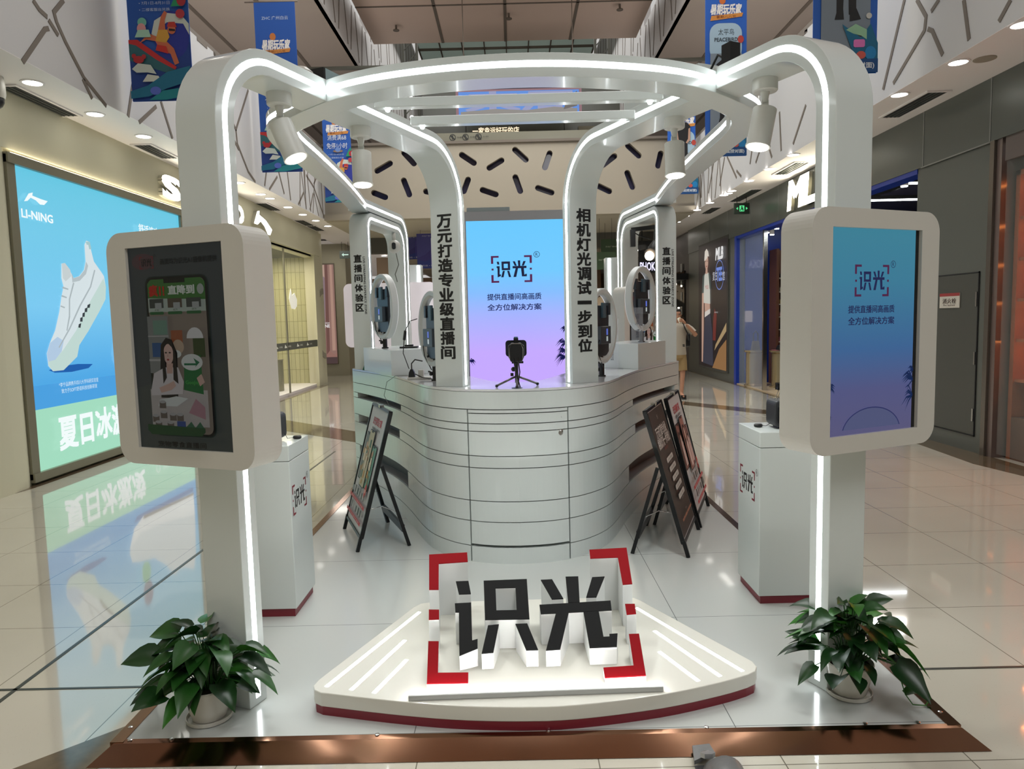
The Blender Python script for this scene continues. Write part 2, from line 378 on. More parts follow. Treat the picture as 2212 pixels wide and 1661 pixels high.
GLYPH={"bTL":[[-0.449,3.538],[-0.257,3.548],[-0.25,3.479],[-0.394,3.469],[-0.378,3.287],[-0.423,3.288]],"bTR":[[0.363,3.547],[0.553,3.556],[0.538,3.296],[0.492,3.292],[0.498,3.485],[0.36,3.482]],"sL":[[-0.411,3.159],[-0.364,3.157],[-0.359,3.1],[-0.405,3.099]],"sR":[[0.483,3.166],[0.527,3.165],[0.523,3.106],[0.48,3.102]],"bBL":[[-0.394,2.974],[-0.349,2.972],[-0.337,2.807],[-0.213,2.805],[-0.211,2.754],[-0.377,2.755]],"bBR":[[0.471,2.988],[0.515,2.989],[0.504,2.77],[0.338,2.764],[0.338,2.814],[0.463,2.821]],"c1a":[[-0.3,3.339],[-0.24,3.34],[-0.224,3.254],[-0.28,3.253]],"c1b":[[-0.295,3.194],[-0.22,3.197],[-0.205,2.972],[-0.182,2.98],[-0.18,2.93],[-0.255,2.892],[-0.273,3.139],[-0.289,3.14]],"c1c":[[-0.167,3.339],[0.04,3.344],[-0.015,3.289],[-0.109,3.288]],"c1d":[[0.04,3.344],[0.045,3.089],[-0.012,3.144],[-0.015,3.289]],"c1e":[[0.045,3.089],[-0.153,3.09],[-0.103,3.144],[-0.012,3.144]],"c1f":[[-0.153,3.09],[-0.167,3.339],[-0.109,3.288],[-0.103,3.144]],"c1g":[[-0.139,3.056],[-0.091,3.061],[-0.113,2.905],[-0.162,2.901]],"c1h":[[-0.018,3.061],[0.034,3.062],[0.076,2.914],[0.026,2.913]],"c2a":[[0.107,3.336],[0.161,3.338],[0.205,3.209],[0.152,3.207]],"c2b":[[0.227,3.354],[0.288,3.354],[0.278,3.184],[0.225,3.182]],"c2c":[[0.093,3.173],[0.42,3.189],[0.417,3.13],[0.097,3.117]],"c2d":[[0.354,3.346],[0.414,3.349],[0.358,3.214],[0.311,3.214]],"c2e":[[0.165,3.12],[0.223,3.124],[0.169,2.914],[0.109,2.91]],"c2f":[[0.289,3.122],[0.358,3.126],[0.36,2.976],[0.386,2.977],[0.387,2.991],[0.423,2.993],[0.409,2.921],[0.294,2.918]]}
AD={"shoe":[[8.093,2.339],[8.151,2.35],[8.238,2.279],[8.288,2.188],[8.408,2.219],[8.512,2.298],[8.555,2.398],[8.559,2.593],[8.6,2.646],[8.658,2.64],[8.681,2.557],[8.727,2.412],[8.866,2.297],[8.918,2.249],[8.943,2.123],[8.913,1.968],[8.757,1.812],[8.511,1.588],[8.304,1.422],[8.225,1.281],[8.1,1.217],[7.978,1.155],[7.795,1.156],[7.724,1.218],[7.714,1.353],[7.781,1.464],[7.887,1.597],[7.987,1.804],[8.045,1.967],[8.098,2.084],[8.072,2.176]],"sole":[[8.901,2.223],[8.943,2.123],[8.913,1.968],[8.757,1.812],[8.511,1.588],[8.304,1.422],[8.247,1.292],[8.1,1.217],[7.978,1.155],[7.795,1.156],[7.731,1.217],[7.723,1.263],[7.846,1.279],[8.007,1.386],[8.266,1.592],[8.505,1.858],[8.699,2.037]],"toe":[[7.781,1.464],[7.714,1.353],[7.723,1.263],[7.846,1.279],[7.967,1.365],[8.019,1.479],[7.915,1.528]],"collar":[[8.253,2.245],[8.288,2.188],[8.408,2.219],[8.512,2.298],[8.555,2.398],[8.591,2.352],[8.535,2.251],[8.401,2.165],[8.258,2.139]],"tongue":[[8.093,2.339],[8.151,2.35],[8.238,2.279],[8.248,2.209],[8.136,2.144],[8.091,2.177]],"pull":[[8.573,2.631],[8.658,2.64],[8.681,2.557],[8.637,2.547],[8.623,2.6],[8.593,2.597]],"lace1":[[8.067,2.083],[8.171,2.064],[8.162,2.05],[8.058,2.064]],"lace2":[[8.037,1.989],[8.128,1.969],[8.119,1.955],[8.027,1.971]],"lace3":[[8.003,1.873],[8.076,1.856],[8.066,1.842],[7.994,1.859]],"line1":[[8.258,2.139],[8.156,1.947],[8.131,1.758],[8.065,1.595],[8.083,1.59],[8.153,1.747],[8.179,1.947],[8.281,2.131]],"line2":[[8.692,2.31],[8.579,2.106],[8.343,1.88],[8.113,1.617],[7.9,1.414],[7.913,1.404],[8.135,1.61],[8.367,1.873],[8.604,2.102],[8.717,2.307]],"h1":[[8.299,1.663],[8.349,1.675],[8.326,1.62],[8.286,1.625]],"h2":[[8.337,1.735],[8.387,1.748],[8.376,1.692],[8.327,1.692]],"h3":[[8.388,1.789],[8.439,1.804],[8.424,1.748],[8.379,1.747]],"h4":[[8.441,1.845],[8.496,1.858],[8.481,1.804],[8.431,1.804]],"h5":[[8.5,1.888],[8.561,1.904],[8.538,1.854],[8.487,1.853]],"sh1":[[7.726,1.172],[7.946,1.203],[8.256,1.207],[8.544,1.189],[8.453,1.146],[8.126,1.125],[7.828,1.138]],"shoe2":[[8.508,1.341],[8.553,1.426],[8.688,1.459],[8.847,1.472],[9.008,1.463],[9.014,0.97],[8.783,0.995],[8.617,1.089],[8.508,1.241]],"sole2":[[8.505,1.316],[8.623,1.134],[8.79,1.045],[8.95,1.028],[9.014,0.97],[8.783,0.995],[8.595,1.086],[8.505,1.217]],"sh2":[[8.506,1.062],[8.657,1.056],[9.015,0.975],[9.011,0.949],[8.736,0.978]],"ball1":[[8.875,1.852],[8.969,1.871],[9.001,1.763],[8.961,1.633],[8.876,1.621],[8.83,1.685]],"ball2":[[8.82,1.609],[8.912,1.613],[8.96,1.555],[8.94,1.477],[8.847,1.472],[8.784,1.507]],"table":[[7.292,1.16],[9.043,1.185],[8.935,0.635],[7.343,0.626]],"band":[[7.343,0.626],[8.935,0.635],[8.986,0.046],[7.349,0.084]],"frame":[[7.27,3.208],[10.103,3.236]],"logo":[[7.509,2.927],[7.59,3.019],[7.658,3.041],[7.647,3.007],[7.785,2.993],[7.895,2.989],[7.83,2.939],[7.761,2.933],[7.698,2.966],[7.618,2.981],[7.564,2.94]],"tx":[[7.517,2.89],[7.51,2.836],[7.897,2.845],[9.617,3.028],[9.603,2.931],[10.062,2.941],[7.556,0.795],[7.565,0.727],[8.144,0.808],[7.555,0.516],[7.581,0.263],[8.78,0.281],[8.767,0.526]]}
GL=[[[7.3,4.8],[7.13,4.62],[7.16,4.54],[7.28,4.4],[7.55,4.15],[7.93,3.98]],[[6.83,4.6],[6.91,4.55],[7.02,4.53]],[[7.03,4.43],[6.97,4.4],[6.61,3.98]],[[7.04,4.51],[7.17,4.42]],[[7.53,4.13],[7.67,3.98]],[[8.55,5.33],[8.64,5.18]],[[8.61,4.61],[8.37,3.99]],[[9.06,4.3],[8.61,3.99]],[[9.19,4.4],[9.24,4.32],[9.44,4.01]],[[10.39,5.99],[10.72,5.63]],[[11.33,5.98],[10.95,5.69]],[[10.99,5.98],[10.97,5.85]],[[11.94,5.45],[11.49,5.04]],[[12.32,5.5],[11.66,4.69],[11.46,4.83]],[[11.66,4.69],[11.69,4.48],[12.11,4.13],[12.42,4.02]],[[11.51,4.53],[11.74,4.4]],[[13.01,4.31],[12.88,4.04]],[[13.61,4.34],[13.12,4.02]],[[13.71,4.45],[13.98,4.09]],[[14.24,4.56],[14.37,4.03]],[[15.45,4.83],[15.42,4.34]],[[15.55,4.75],[16.12,4.6],[16.94,4.03]],[[15.31,4.35],[14.87,4.03]],[[16.35,4.84],[16.13,4.67]],[[16.03,4.45],[15.72,4.05]]]
GR=[[[10.99,6.16],[10.64,5.79],[10.72,5.66]],[[8.06,4.92],[8.47,4.11]],[[7.82,4.82],[7.64,4.58],[7.66,4.45],[8.25,4.11]],[[7.42,4.65],[7.55,4.59]],[[7.6,4.44],[7.52,4.39],[7.33,4.09]],[[7.02,4.48],[6.92,4.08]],[[6.37,4.2],[6.51,4.08]],[[12.93,5.51],[12.68,5.15],[13.08,4.25]],[[12.36,4.72],[12.32,4.58],[12.78,4.21]],[[12.24,4.46],[12.0,4.13]],[[11.68,4.76],[11.59,4.14]],[[10.65,4.57],[11.11,4.13]],[[14.46,4.69],[13.85,4.16]],[[13.85,4.29],[13.57,4.13]],[[15.36,4.82],[15.79,4.21]],[[16.44,4.81],[16.38,4.21]],[[14.62,4.71],[14.95,4.21]]]
CAPS=[[[-2.4,5.482],[-2.199,5.256]],[[-3.035,5.106],[-2.757,5.253]],[[-2.434,4.852],[-2.329,4.558]],[[-1.9,4.6],[-1.692,4.56]],[[-3.126,4.595],[-2.902,4.503]],[[-1.064,5.406],[-0.814,5.233]],[[-0.434,5.112],[-0.175,5.259]],[[0.168,5.488],[0.39,5.279]],[[0.95,5.385],[0.846,5.098]],[[0.154,4.865],[0.252,4.576]],[[-0.605,4.603],[-0.328,4.504]],[[0.683,4.617],[0.968,4.514]],[[-1.023,4.664],[-0.978,4.776]],[[2.124,4.606],[2.27,4.534]],[[2.2,5.117],[2.439,5.291]],[[2.779,5.517],[3.004,5.308]],[[2.749,4.899],[2.858,4.606]],[[3.473,5.12],[3.508,5.272]]]
DL=[[-4.601,7.199],[-4.615,8.27],[-4.574,9.252],[-4.539,12.316],[-4.563,13.431],[-4.547,13.888],[-4.538,14.961],[-4.537,16.003],[-4.517,16.967],[-4.493,17.969]]
DR=[[4.402,6.367],[4.419,7.274],[4.389,8.287],[4.348,11.228],[4.357,12.261],[4.348,13.284],[4.348,14.303],[4.358,14.578],[4.334,14.788],[4.314,15.738],[4.298,16.751],[4.274,17.707],[4.309,18.792]]
VE=[[[-4.95,7.26],[-4.89,8.14]],[[-5.03,9.64],[-4.87,10.27]],[[-4.98,14.37],[-4.81,15.16]],[[-4.96,16.81],[-4.78,17.66]],[[-4.95,17.8],[-4.81,18.64]],[[4.65,9.05],[4.89,8.2]],[[4.62,12.58],[4.79,11.76]],[[4.79,15.48],[4.82,14.18]],[[4.56,17.22],[4.75,16.41]]]

struct('wall_left', fascia(-1, GL, -12, 22, 14.8)); struct('wall_right', fascia(1, GR, -12, 22, 14.8))
struct('wall_left', fascia(-1, [], 22, 40, 22.3)); struct('wall_right', fascia(1, [], 22, 40, 22.3))
# upper gallery ceilings and the third level edge
for sx in (-1, 1):
    b = MB(); b.box(min(sx*4.25, sx*9), max(sx*4.25, sx*9), -12, 40, 8.95, 9.05, TAUPE)
    for xx in (5.6, 7.2): b.box(min(sx*xx, sx*(xx+.1)), max(sx*xx, sx*(xx+.1)), -12, 40, 8.935, 8.95, GROOVE)
    struct('ceiling', b)
    b = MB(); b.box(min(sx*4.2, sx*4.35), max(sx*4.2, sx*4.35), -12, 40, 8.95, 10.3, PANEL)
    y = 2.0; k = 0
    while y < 39:
        l = [(y, 10.25), (y+.35, 9.0)] if k % 2 else [(y+.3, 10.25), (y, 9.0)]
        b.strip(offs(l, .03), offs(l, -.03), sx*4.2, sx*4.19, GROOVE, F=lambda a, z, x: (x, a, z)); y += .7; k += 1
    struct('wall_left' if sx < 0 else 'wall_right', b)
    b = MB().box(min(sx*8.6, sx*8.8), max(sx*8.6, sx*8.8), -12, 40, 4.1, 9, mat('upper_wall', (120, 112, 104), .7)); struct('wall_left' if sx < 0 else 'wall_right', b)
    struct('floor', MB().box(min(sx*4.5, sx*8.7), max(sx*4.5, sx*8.7), -12, 40, 4.15, 4.25, SOFF))
# big ceiling raft over the atrium
b = MB(); b.box(-4.0, 3.95, -12, 22.6, 10.0, 10.25, mat('raft_panel', (214, 192, 178), .7))
for x in (-1.9, 0.0, 1.95): b.box(x-.04, x+.04, -12, 22.6, 9.985, 10.0, GROOVE)
for y in (-10, -7, -4, -1, 2, 5, 8, 11, 14, 17, 20): b.box(-4, 3.95, y-.03, y+.03, 9.985, 10.0, GROOVE)
struct('ceiling', b)
for x, y in ((-3.2, 19.0), (-3.1, 21.2), (.1, 20.6), (3.1, 20.2)):
    solo('sprinkler_head', {(-3.2, 19.0): 'small sprinkler head at the left edge of the taupe ceiling raft, nearer one', (-3.1, 21.2): 'small sprinkler head at the far left corner of the taupe ceiling raft', (.1, 20.6): 'small sprinkler head near the middle seam of the taupe ceiling raft', (3.1, 20.2): 'small sprinkler head at the right side of the taupe ceiling raft'}[(x, y)], 'sprinkler',
         MB().lathe([(.03, 0), (.03, -.12), (.09, -.13), (.09, -.15)], (x, y, 9.985), GROOVE, 10), (x, y, 9.98), 'sprinklers in the ceiling raft')
# skylight band and far facade
GR1 = mat('far_dark_wall', (78, 78, 70), .6); SKYG = mat('skylight_glass', (150, 165, 155), .2, emit=.25)
b = MB().box(-4.2, 4.2, 38, 38.3, 4, 16, GR1); struct('wall_back', b)
b = MB(); b.box(-4, 4, 26, 36, 14.0, 14.1, SKYG)
for i in range(9): b.box(-4+i, -3.95+i, 26, 36, 13.9, 14.0, GROOVE)
for i in range(6): b.box(-4, 4, 26+i*2, 26.06+i*2, 13.9, 14.0, GROOVE)
struct('window_1', b)
for sx in (-1, 1):
    b = MB(); b.box(min(sx*4.2, sx*4.4), max(sx*4.2, sx*4.4), 22.6, 38, 10.3, 14, PANEL)
    for i in range(16): b.strip(offs([(23+i*.9, 13.9), (23.4+i*.9+(.3 if i % 2 else -.2), 10.3)], .03), offs([(23+i*.9, 13.9), (23.4+i*.9+(.3 if i % 2 else -.2), 10.3)], -.03), sx*4.2, sx*4.19, GROOVE, F=lambda a, z, x: (x, a, z))
    struct('wall_left' if sx < 0 else 'wall_right', b)
# vertical light truss either side at the far end
for sx, nm in ((-1, 'left'), (1, 'right')):
    t = Thing('lighting_truss', 'dark vertical truss carrying small lamps, far away on the %s of the atrium' % nm, 'truss', (sx*3.1, 24, 5.7), 'truss towers at the far end')
    b = MB()
    for dx in (-.22, .22): b.box(sx*3.1+dx-.04, sx*3.1+dx+.04, 24, 24.1, 5.7, 13, GR1)
    for i in range(14): b.bar((sx*3.1-.22, 24.05, 5.8+i*.5), (sx*3.1+.22, 24.05, 6.25+i*.5), .03, .03, GR1)
    t.part('truss_frame', b)
    for z in (7.0, 7.3, 7.6, 8.2, 8.5, 8.8, 9.4, 9.7): t.part('lamp', MB().ball((sx*3.1, 23.95, z), .06, LED, 8))
# ---- bridge with capsule openings
b = MB(); BR = mat('bridge_beige', (164, 154, 138), .6)
BRX0, BRX1 = -4.3, 4.3
def bridge():
    bm = bmesh.new(); me = bpy.data.meshes.new('wall_back')
    cu = bpy.data.curves.new('c', 'CURVE'); cu.dimensions = '2D'; cu.fill_mode = 'BOTH'; cu.extrude = .06
    def spl(pts):
        s = cu.splines.new('POLY'); s.points.add(len(pts)-1); s.use_cyclic_u = True
        for p, q in zip(s.points, pts): p.co = (q[0], q[1], 0, 1)
    spl([(BRX0, 4.1), (BRX1, 4.1), (BRX1, 5.66), (BRX0, 5.66)])
    for (a, c) in CAPS:
        a, c = Vector(a), Vector(c); d = (c-a); r = .068; L = d.length/2+.015; an = math.atan2(d.y, d.x); m = (a+c)/2; L = max(L, .14)
        q = arc(L, 0, r, -90, 90, 6)+arc(-L, 0, r, 90, 270, 6)
        pts = [(m.x+x*math.cos(an)-y*math.sin(an), m.y+x*math.sin(an)+y*math.cos(an)) for x, y in q]
        if min(p[1] for p in pts) > 4.15 and max(p[1] for p in pts) < 5.62: spl(pts)
    ob = bpy.data.objects.new('c', cu); COL.objects.link(ob); dg = bpy.context.evaluated_depsgraph_get(); dg.update(); me = bpy.data.meshes.new_from_object(ob.evaluated_get(dg))
    bpy.data.objects.remove(ob); bpy.data.curves.remove(cu)
    me.materials.clear(); me.materials.append(BR)
    o = bpy.data.objects.new('wall_back', me); COL.objects.link(o); o.rotation_euler = (R(90), 0, 0); o.location = (0, 17.06, 0); props(o, kind='structure')
bridge()
CAPG = mat('tinted_slot_glass', (84, 80, 108), .15, spec=.6)
struct('window_2', MB().box(-4.3, 4.3, 17.22, 17.25, 4.2, 5.6, CAPG))
b = MB().box(-4.3, 4.3, 16.9, 17.3, 3.98, 4.12, BR).box(-4.3, 4.3, 17.12, 20.5, 3.97, 4.1, mat('under_bridge', (176, 168, 152), .6)).box(-4.3, 4.3, 16.95, 17.3, 5.66, 5.72, GROOVE)
b.box(-4.3, 4.3, 17.3, 21.4, 5.0, 5.1, TAUPE)
struct('ceiling', b)
b = MB(); b.box(-4.3, 4.3, 20.5, 20.9, 3.55, 4.0, mat('dark_header', (86, 84, 78), .6)); struct('trim_9', b)
b = MB(); b.box(-4.3, 4.3, 20.9, 40, 3.97, 4.1, mat('far_ceiling', (150, 140, 124), .6))
for y in (22, 24, 27, 30, 34): b.box(-4.3, 4.3, y, y+.08, 3.955, 3.97, GROOVE)
struct('ceiling', b)
# glass balustrade band on the bridge with three round no-entry stickers
t = Thing('glass_balustrade', 'low glass balustrade on top of the bridge, with three round prohibition stickers', 'balustrade', (0, 17.05, 5.72))
t.part('glass_band', MB().box(-2.2, 3.2, 17.05, 17.07, 5.72, 5.92, mat('balustrade_band', (128, 126, 112), .1, spec=.8)))
a = Art((0, 17.045, 5.82), (1, 0, 0), UPZ, (0, -1, 0), .002)
for i, x in enumerate((-1.28, -.98, -.68)):
    a.mb.strip_ring(a, x, 0, .075, .06, P((30, 30, 28))); a.poly([(x-.055, .035), (x-.035, .055), (x+.055, -.035), (x+.035, -.055)], (30, 30, 28)); a.rect(x-.012, x+.012, -.04, .045, (30, 30, 28)); a.text('禁止攀爬', x+.17, 0, .03, (30, 30, 28))
t.part('sticker', a.mb)
# second level shop with lit lettering
t = Thing('upper_shopfront', 'dark grey green upper level shopfront behind the bridge with lit lettering', 'shopfront', (0, 21, 5.1))
GG = mat('grey_green_panel', (74, 76, 64), .3)
b = MB().box(-2.4, 3.2, 21, 21.2, 5.1, 8.6, GG)
for x in (-1.2, .1, 1.6): b.box(x, x+.02, 20.99, 21, 5.2, 8.6, DARK)
t.part('front_panel', b)
a = Art((0, 20.98, 0), (1, 0, 0), UPZ, (0, -1, 0), .004, mk=lambda c: E(c, 1.6))
a.text('一家幸运好玩的店', -.34, 6.95, .2, (255, 226, 190), bold=.015, w=1.32)
t.part('lettering', a.mb)
a = Art((0, 20.98, 0), (1, 0, 0), UPZ, (0, -1, 0), .004, mk=lambda c: E(c, 1.6))
for i, ch in enumerate('LUCK'):
    a.mb.strip_ring(a, -.0+i*.24, 7.28, .09, .075, a.mk((255, 240, 220))); a.text(ch, i*.24, 7.28, .08, (255, 240, 220))
t.part('lettering', a.mb)
b = MB().box(2.0, 2.9, 20.9, 20.99, 6.2, 7.0, mat('shop_interior_lit', (120, 116, 96), .6)).box(2.1, 2.4, 20.88, 20.9, 6.2, 6.6, BLACK)
t.part('display_window', b)
# hanging led screen
t = Thing('hanging_led_screen', 'wide blue LED screen with huge grey characters hung high beyond the booth', 'screen', (.3, 19, 6.8))
t.part('screen_frame', MB().box(-1.32, 1.92, 19.05, 19.15, 6.82, 7.5, mat('pinkish_frame', (150, 110, 120), .5)).box(-1.1, -1.08, 19.13, 19.15, 7.5, 10.0, GROOVE).box(1.7, 1.72, 19.13, 19.15, 7.5, 10.0, GROOVE))
a = Art((.3, 19.04, 7.15), (1, 0, 0), UPZ, (0, -1, 0), .003, mk=lambda c: E(c, .8))
a.rect(-1.55, 1.55, -.29, .29, (96, 150, 235)); a.text('来周', 0, .03, .5, (160, 165, 205), bold=.03, w=2.7)
a.poly([(-1.5, -.28), (1.5, -.28), (1.5, -.18), (.9, -.13), (.2, -.2), (-.6, -.15), (-1.5, -.21)], (150, 145, 140)); a.poly([(1.15, -.2), (1.5, -.12), (1.5, .25), (1.25, .1)], (110, 104, 100))
t.part('screen_picture', a.mb)
t = Thing('hanging_led_strip', 'slim dark banner sign with a yellow green emblem above the LED screen', 'sign', (0, 19, 7.52))
t.part('sign_board', MB().box(-1.35, 1.9, 19.02, 19.1, 7.51, 7.95, mat('sign_dark', (60, 58, 56), .5)))
a = Art((0, 19.0, 7.72), (1, 0, 0), UPZ, (0, -1, 0), .003, mk=lambda c: E(c, 1.4)); a.poly([(-.5, -.1), (-.3, .12), (-.26, -.02), (-.38, -.12)], (190, 220, 90)); a.text('中国体育彩票', .15, 0, .12, (225, 225, 235), w=.85)
t.part('lettering', a.mb)
for z, y in ((7.75, 18.0), (7.05, 18.2)): 
    solo('suspension_pipe', 'dark horizontal pipe high across the atrium, %s' % ('upper one' if z > 7.5 else 'lower one behind the LED screen'), 'pipe', MB().tube([(-8.6, y, z), (8.6, y, z)], .05, GR1, 8), (0, y, z), 'pipes across the atrium')

# the mall behind the camera
struct('wall_back', MB().box(-9, 9, -12.2, -12, 0, 10, mat('rear_wall_brown', (104, 92, 80), .6)))
struct('ceiling', MB().box(-4.32, 4.32, -12, -8, 3.9, 4.1, SOFF))

# ================================================================== left side shops
t = Thing('billboard', 'tall backlit light blue sneaker billboard filling the left wall bay', 'billboard', (-5.05, 9.2, 0.1))
FRM = mat('billboard_frame', (140, 136, 118), .35, metal=.4)
b = MB().box(-5.1, -4.99, 7.3, 7.42, .06, 3.36, FRM).box(-5.1, -4.99, 11.05, 11.2, .06, 3.36, FRM).box(-5.1, -4.97, 7.3, 11.2, 3.28, 3.38, FRM).box(-5.1, -4.97, 7.3, 11.2, .03, .12, FRM)
t.part('frame', b)
t.part('glow_strip', MB().box(-4.998, -4.975, 7.35, 11.15, 3.381, 3.384, mat('cove_glow', (255, 240, 205), .5, emit=16.0)))
AE = lambda c: E(c, 1.0)
a = Art((-5.02, 0, 0), (0, 1, 0), UPZ, (1, 0, 0), .0015, mk=AE)
SKYB = gradient('billboard_sky', [(0, (70, 165, 225)), (.25, (64, 160, 226)), (.55, (120, 200, 240)), (.8, (112, 200, 232)), (1, (96, 196, 224))])
t.part('picture_background', MB().box(-5.03, -5.02, 7.42, 11.05, .12, 3.28, SKYB))
def apoly(k, c, up=True): a.poly([(y, z) for y, z in AD[k]], c, up)
a.poly([(7.42, 1.02), (11.05, 1.02), (11.05, .72), (7.42, .72)], (70, 158, 222))
zb = [p for p in AD['band']]
a.poly([(7.42, .12), (11.05, .12), (11.05, .77), (7.42, .77)], (160, 218, 190))
apoly('sh1', (20, 92, 170)); apoly('shoe', (212, 224, 228)); apoly('sole', (190, 214, 208), True); apoly('toe', (176, 200, 224)); apoly('tongue', (196, 206, 208)); apoly('collar', (178, 190, 194)); apoly('pull', (160, 196, 200))
for k in ('lace1', 'lace2', 'lace3', 'line1', 'line2'): apoly(k, (168, 180, 184))
for k in ('h1', 'h2', 'h3', 'h4', 'h5'): apoly(k, (52, 60, 66), k == 'h1')
# second sneaker lying on its sole, continuing behind the booth screen
a.poly([(9.15, .93), (9.25, .86), (10.9, .86), (10.9, .93)], (20, 92, 170))
q = [(9.0, 1.28), (9.05, 1.42), (9.25, 1.48), (9.6, 1.55), (9.9, 1.75), (10.15, 2.0), (10.3, 1.95), (10.5, 2.0), (10.75, 2.12), (10.85, 1.9), (10.9, 1.4), (10.9, .95), (9.4, .9), (9.15, 1.0)]
a.poly(q, (214, 226, 232)); a.poly([(9.0, 1.24), (9.3, 1.1), (10.0, 1.15), (10.9, 1.3), (10.9, .95), (9.4, .9), (9.15, 1.0)], (236, 242, 244)); a.poly([(9.4, .9), (10.9, .95), (10.9, .99), (9.38, .94)], (120, 110, 104))
a.oval(9.38, 1.95, .13, .17, (92, 88, 140)); a.oval(9.36, 1.66, .12, .14, (120, 196, 160)); a.rect(9.24, 9.26, 1.5, 2.1, (150, 210, 240))
a.poly([(y, z) for y, z in AD['logo']], (240, 250, 252))
tx = AD['tx']; a.text('LI-NING', (tx[1][0]+tx[2][0])/2, (tx[0][1]+tx[1][1])/2-.06, .085, (240, 250, 252), bold=.03, w=.5)
a.text('舒适凉爽 即穿即走', 10.35, 2.93, .14, (232, 248, 252), bold=.02, w=1.15)
a.text('*李宁品牌携手四川大学科研实验室', 8.2, 1.0, .05, (214, 236, 248), w=.75); a.text('致力于SOFT舒适科技创新研发', 8.2, .93, .05, (214, 236, 248), w=.68)
a.text('夏日冰激凌', 8.62, .47, .36, (240, 250, 250), bold=.04, w=1.72)

a.mb.strip_ring(a, 9.85, .35, .06, .045, AE((225, 240, 235))); a.text('奥林匹克', 10.1, .37, .05, (225, 240, 235), w=.25); a.text('中国李宁', 10.55, .36, .06, (225, 240, 235), w=.35)
t.part('picture', a.mb)
SIGN = mat('sign_light', (255, 252, 240), .4, emit=3.5); SIDE = mat('sign_side', (190, 186, 170), .5)
def wall_text(name, lab, txt, X, y0, z0, h, wdt, face, nx, bold=.03, group=None, em=SIGN, shear=0):
    """raised letters on a side wall; nx is the way they face"""
    vs, fs, wh = glyphs(txt, bold); sc = h/wh[1]; sx = wdt/wh[0]; b = MB(); d = .06*nx
    F = [(X+d, y0+nx*-1*(-1)*0+(-nx)*0+((p[0]*sx+p[1]*sc*shear)*(1 if nx > 0 else -1)), z0+p[1]*sc) for p in vs]
    Bk = [(X, q[1], q[2]) for q in F]
    b.add(F, fs, em)
    from collections import Counter
    ed = Counter()
    for f in fs:
        for i in range(len(f)): ed[tuple(sorted((f[i], f[(i+1) % len(f)])))] += 1
    n = len(F); b.add(F+Bk, [(i, j, j+n, i+n) for (i, j), c in ed.items() if c == 1], SIDE)
    return solo(name, lab, 'sign letter', b, (X, y0, z0), group)
g = 'lit white shop letters on the left fascia'
for i, (ch, y) in enumerate(zip('SUND', (10.72, 11.55, 12.38, 13.3))):
    wall_text('sign_letter', 'lit white block letter %s on the cream left fascia' % ch, ch, -5.0, y, 3.63, .3, .46, 0, 1, bold=.06, group=g)
b = MB(); lg = [(0, .0), (.22, .42), (.36, .46), (.33, .34), (.72, .24), (1.1, .0), (.95, -.2), (.8, -.2), (.62, .02), (.4, .14), (.2, 0)]
lp = [(14.05+x*.95, 3.56+z*.62) for x, z in lg]; b.prism(lp, -5.0, -4.93, SIDE, F=lambda y, z, x: (x, y, z), cap=SIGN); solo('sign_emblem', 'lit white swoosh emblem on the cream left fascia above the glass shopfront', 'sign', b, (-4.95, 14.5, 3.5))
# glass shopfront with display
b = MB().box(-5.06, -5.04, 14.75, 18.5, .06, 3.3, GLASSM); o = struct('window_3', b)
TILE = mat('pale_green_tile', (188, 184, 142), .3)
_n = TILE.node_tree; _b = _n.nodes['Principled BSDF']; _t = _n.nodes.new('ShaderNodeTexBrick'); _tc = _n.nodes.new('ShaderNodeTexCoord'); _sp = _n.nodes.new('ShaderNodeSeparateXYZ'); _cb = _n.nodes.new('ShaderNodeCombineXYZ'); _ad = _n.nodes.new('ShaderNodeMath'); _ad.operation = 'ADD'
_n.links.new(_tc.outputs['Object'], _sp.inputs[0]); _n.links.new(_sp.outputs[0], _ad.inputs[0]); _n.links.new(_sp.outputs[1], _ad.inputs[1]); _n.links.new(_ad.outputs[0], _cb.inputs[0]); _n.links.new(_sp.outputs[2], _cb.inputs[1]); _n.links.new(_cb.outputs[0], _t.inputs[0])
_t.offset = 0; _t.inputs['Scale'].default_value = 1; _t.inputs['Brick Width'].default_value = .11; _t.inputs['Row Height'].default_value = .42; _t.inputs['Mortar Size'].default_value = .004
_t.inputs['Color1'].default_value = lin((196, 192, 152)); _t.inputs['Color2'].default_value = lin((186, 182, 144)); _t.inputs['Mortar'].default_value = lin((120, 116, 80)); _n.links.new(_t.outputs['Color'], _b.inputs['Base Color'])
struct('wall_left', MB().box(-6.6, -6.5, 13.5, 19.6, 0, 3.4, TILE).box(-6.5, -5.1, 18.8, 18.9, 0, 3.4, TILE))
struct('floor', MB().box(-6.5, -5.1, 13.5, 18.8, 0, .06, SOFF)); struct('ceiling', MB().box(-6.5, -5.1, 13.5, 18.8, 3.32, 3.4, mat('shop_ceiling', (90, 88, 80), .6)))
area('shop_window_light', (-5.8, 16.6, 3.25), (1.0, 3.0), 70, col=(1, .93, .7))
b = MB().box(-5.065, -5.03, 16.1, 16.13, .06, 3.3, FRM); solo('glass_joint', 'thin dark vertical joint between the shopfront panes on the left', 'joint', b, (-5.05, 16.1, .06))
t = Thing('window_sticker_band', 'dark horizontal safety band with small white emblems on the left shop glass', 'sticker', (-5.03, 16.6, 1.1))
t.part('band', MB().box(-5.035, -5.03, 14.75, 18.5, 1.03, 1.2, mat('band_grey', (90, 92, 84), .5)))
a = Art((-5.028, 0, 1.115), (0, 1, 0), UPZ, (1, 0, 0), .001)
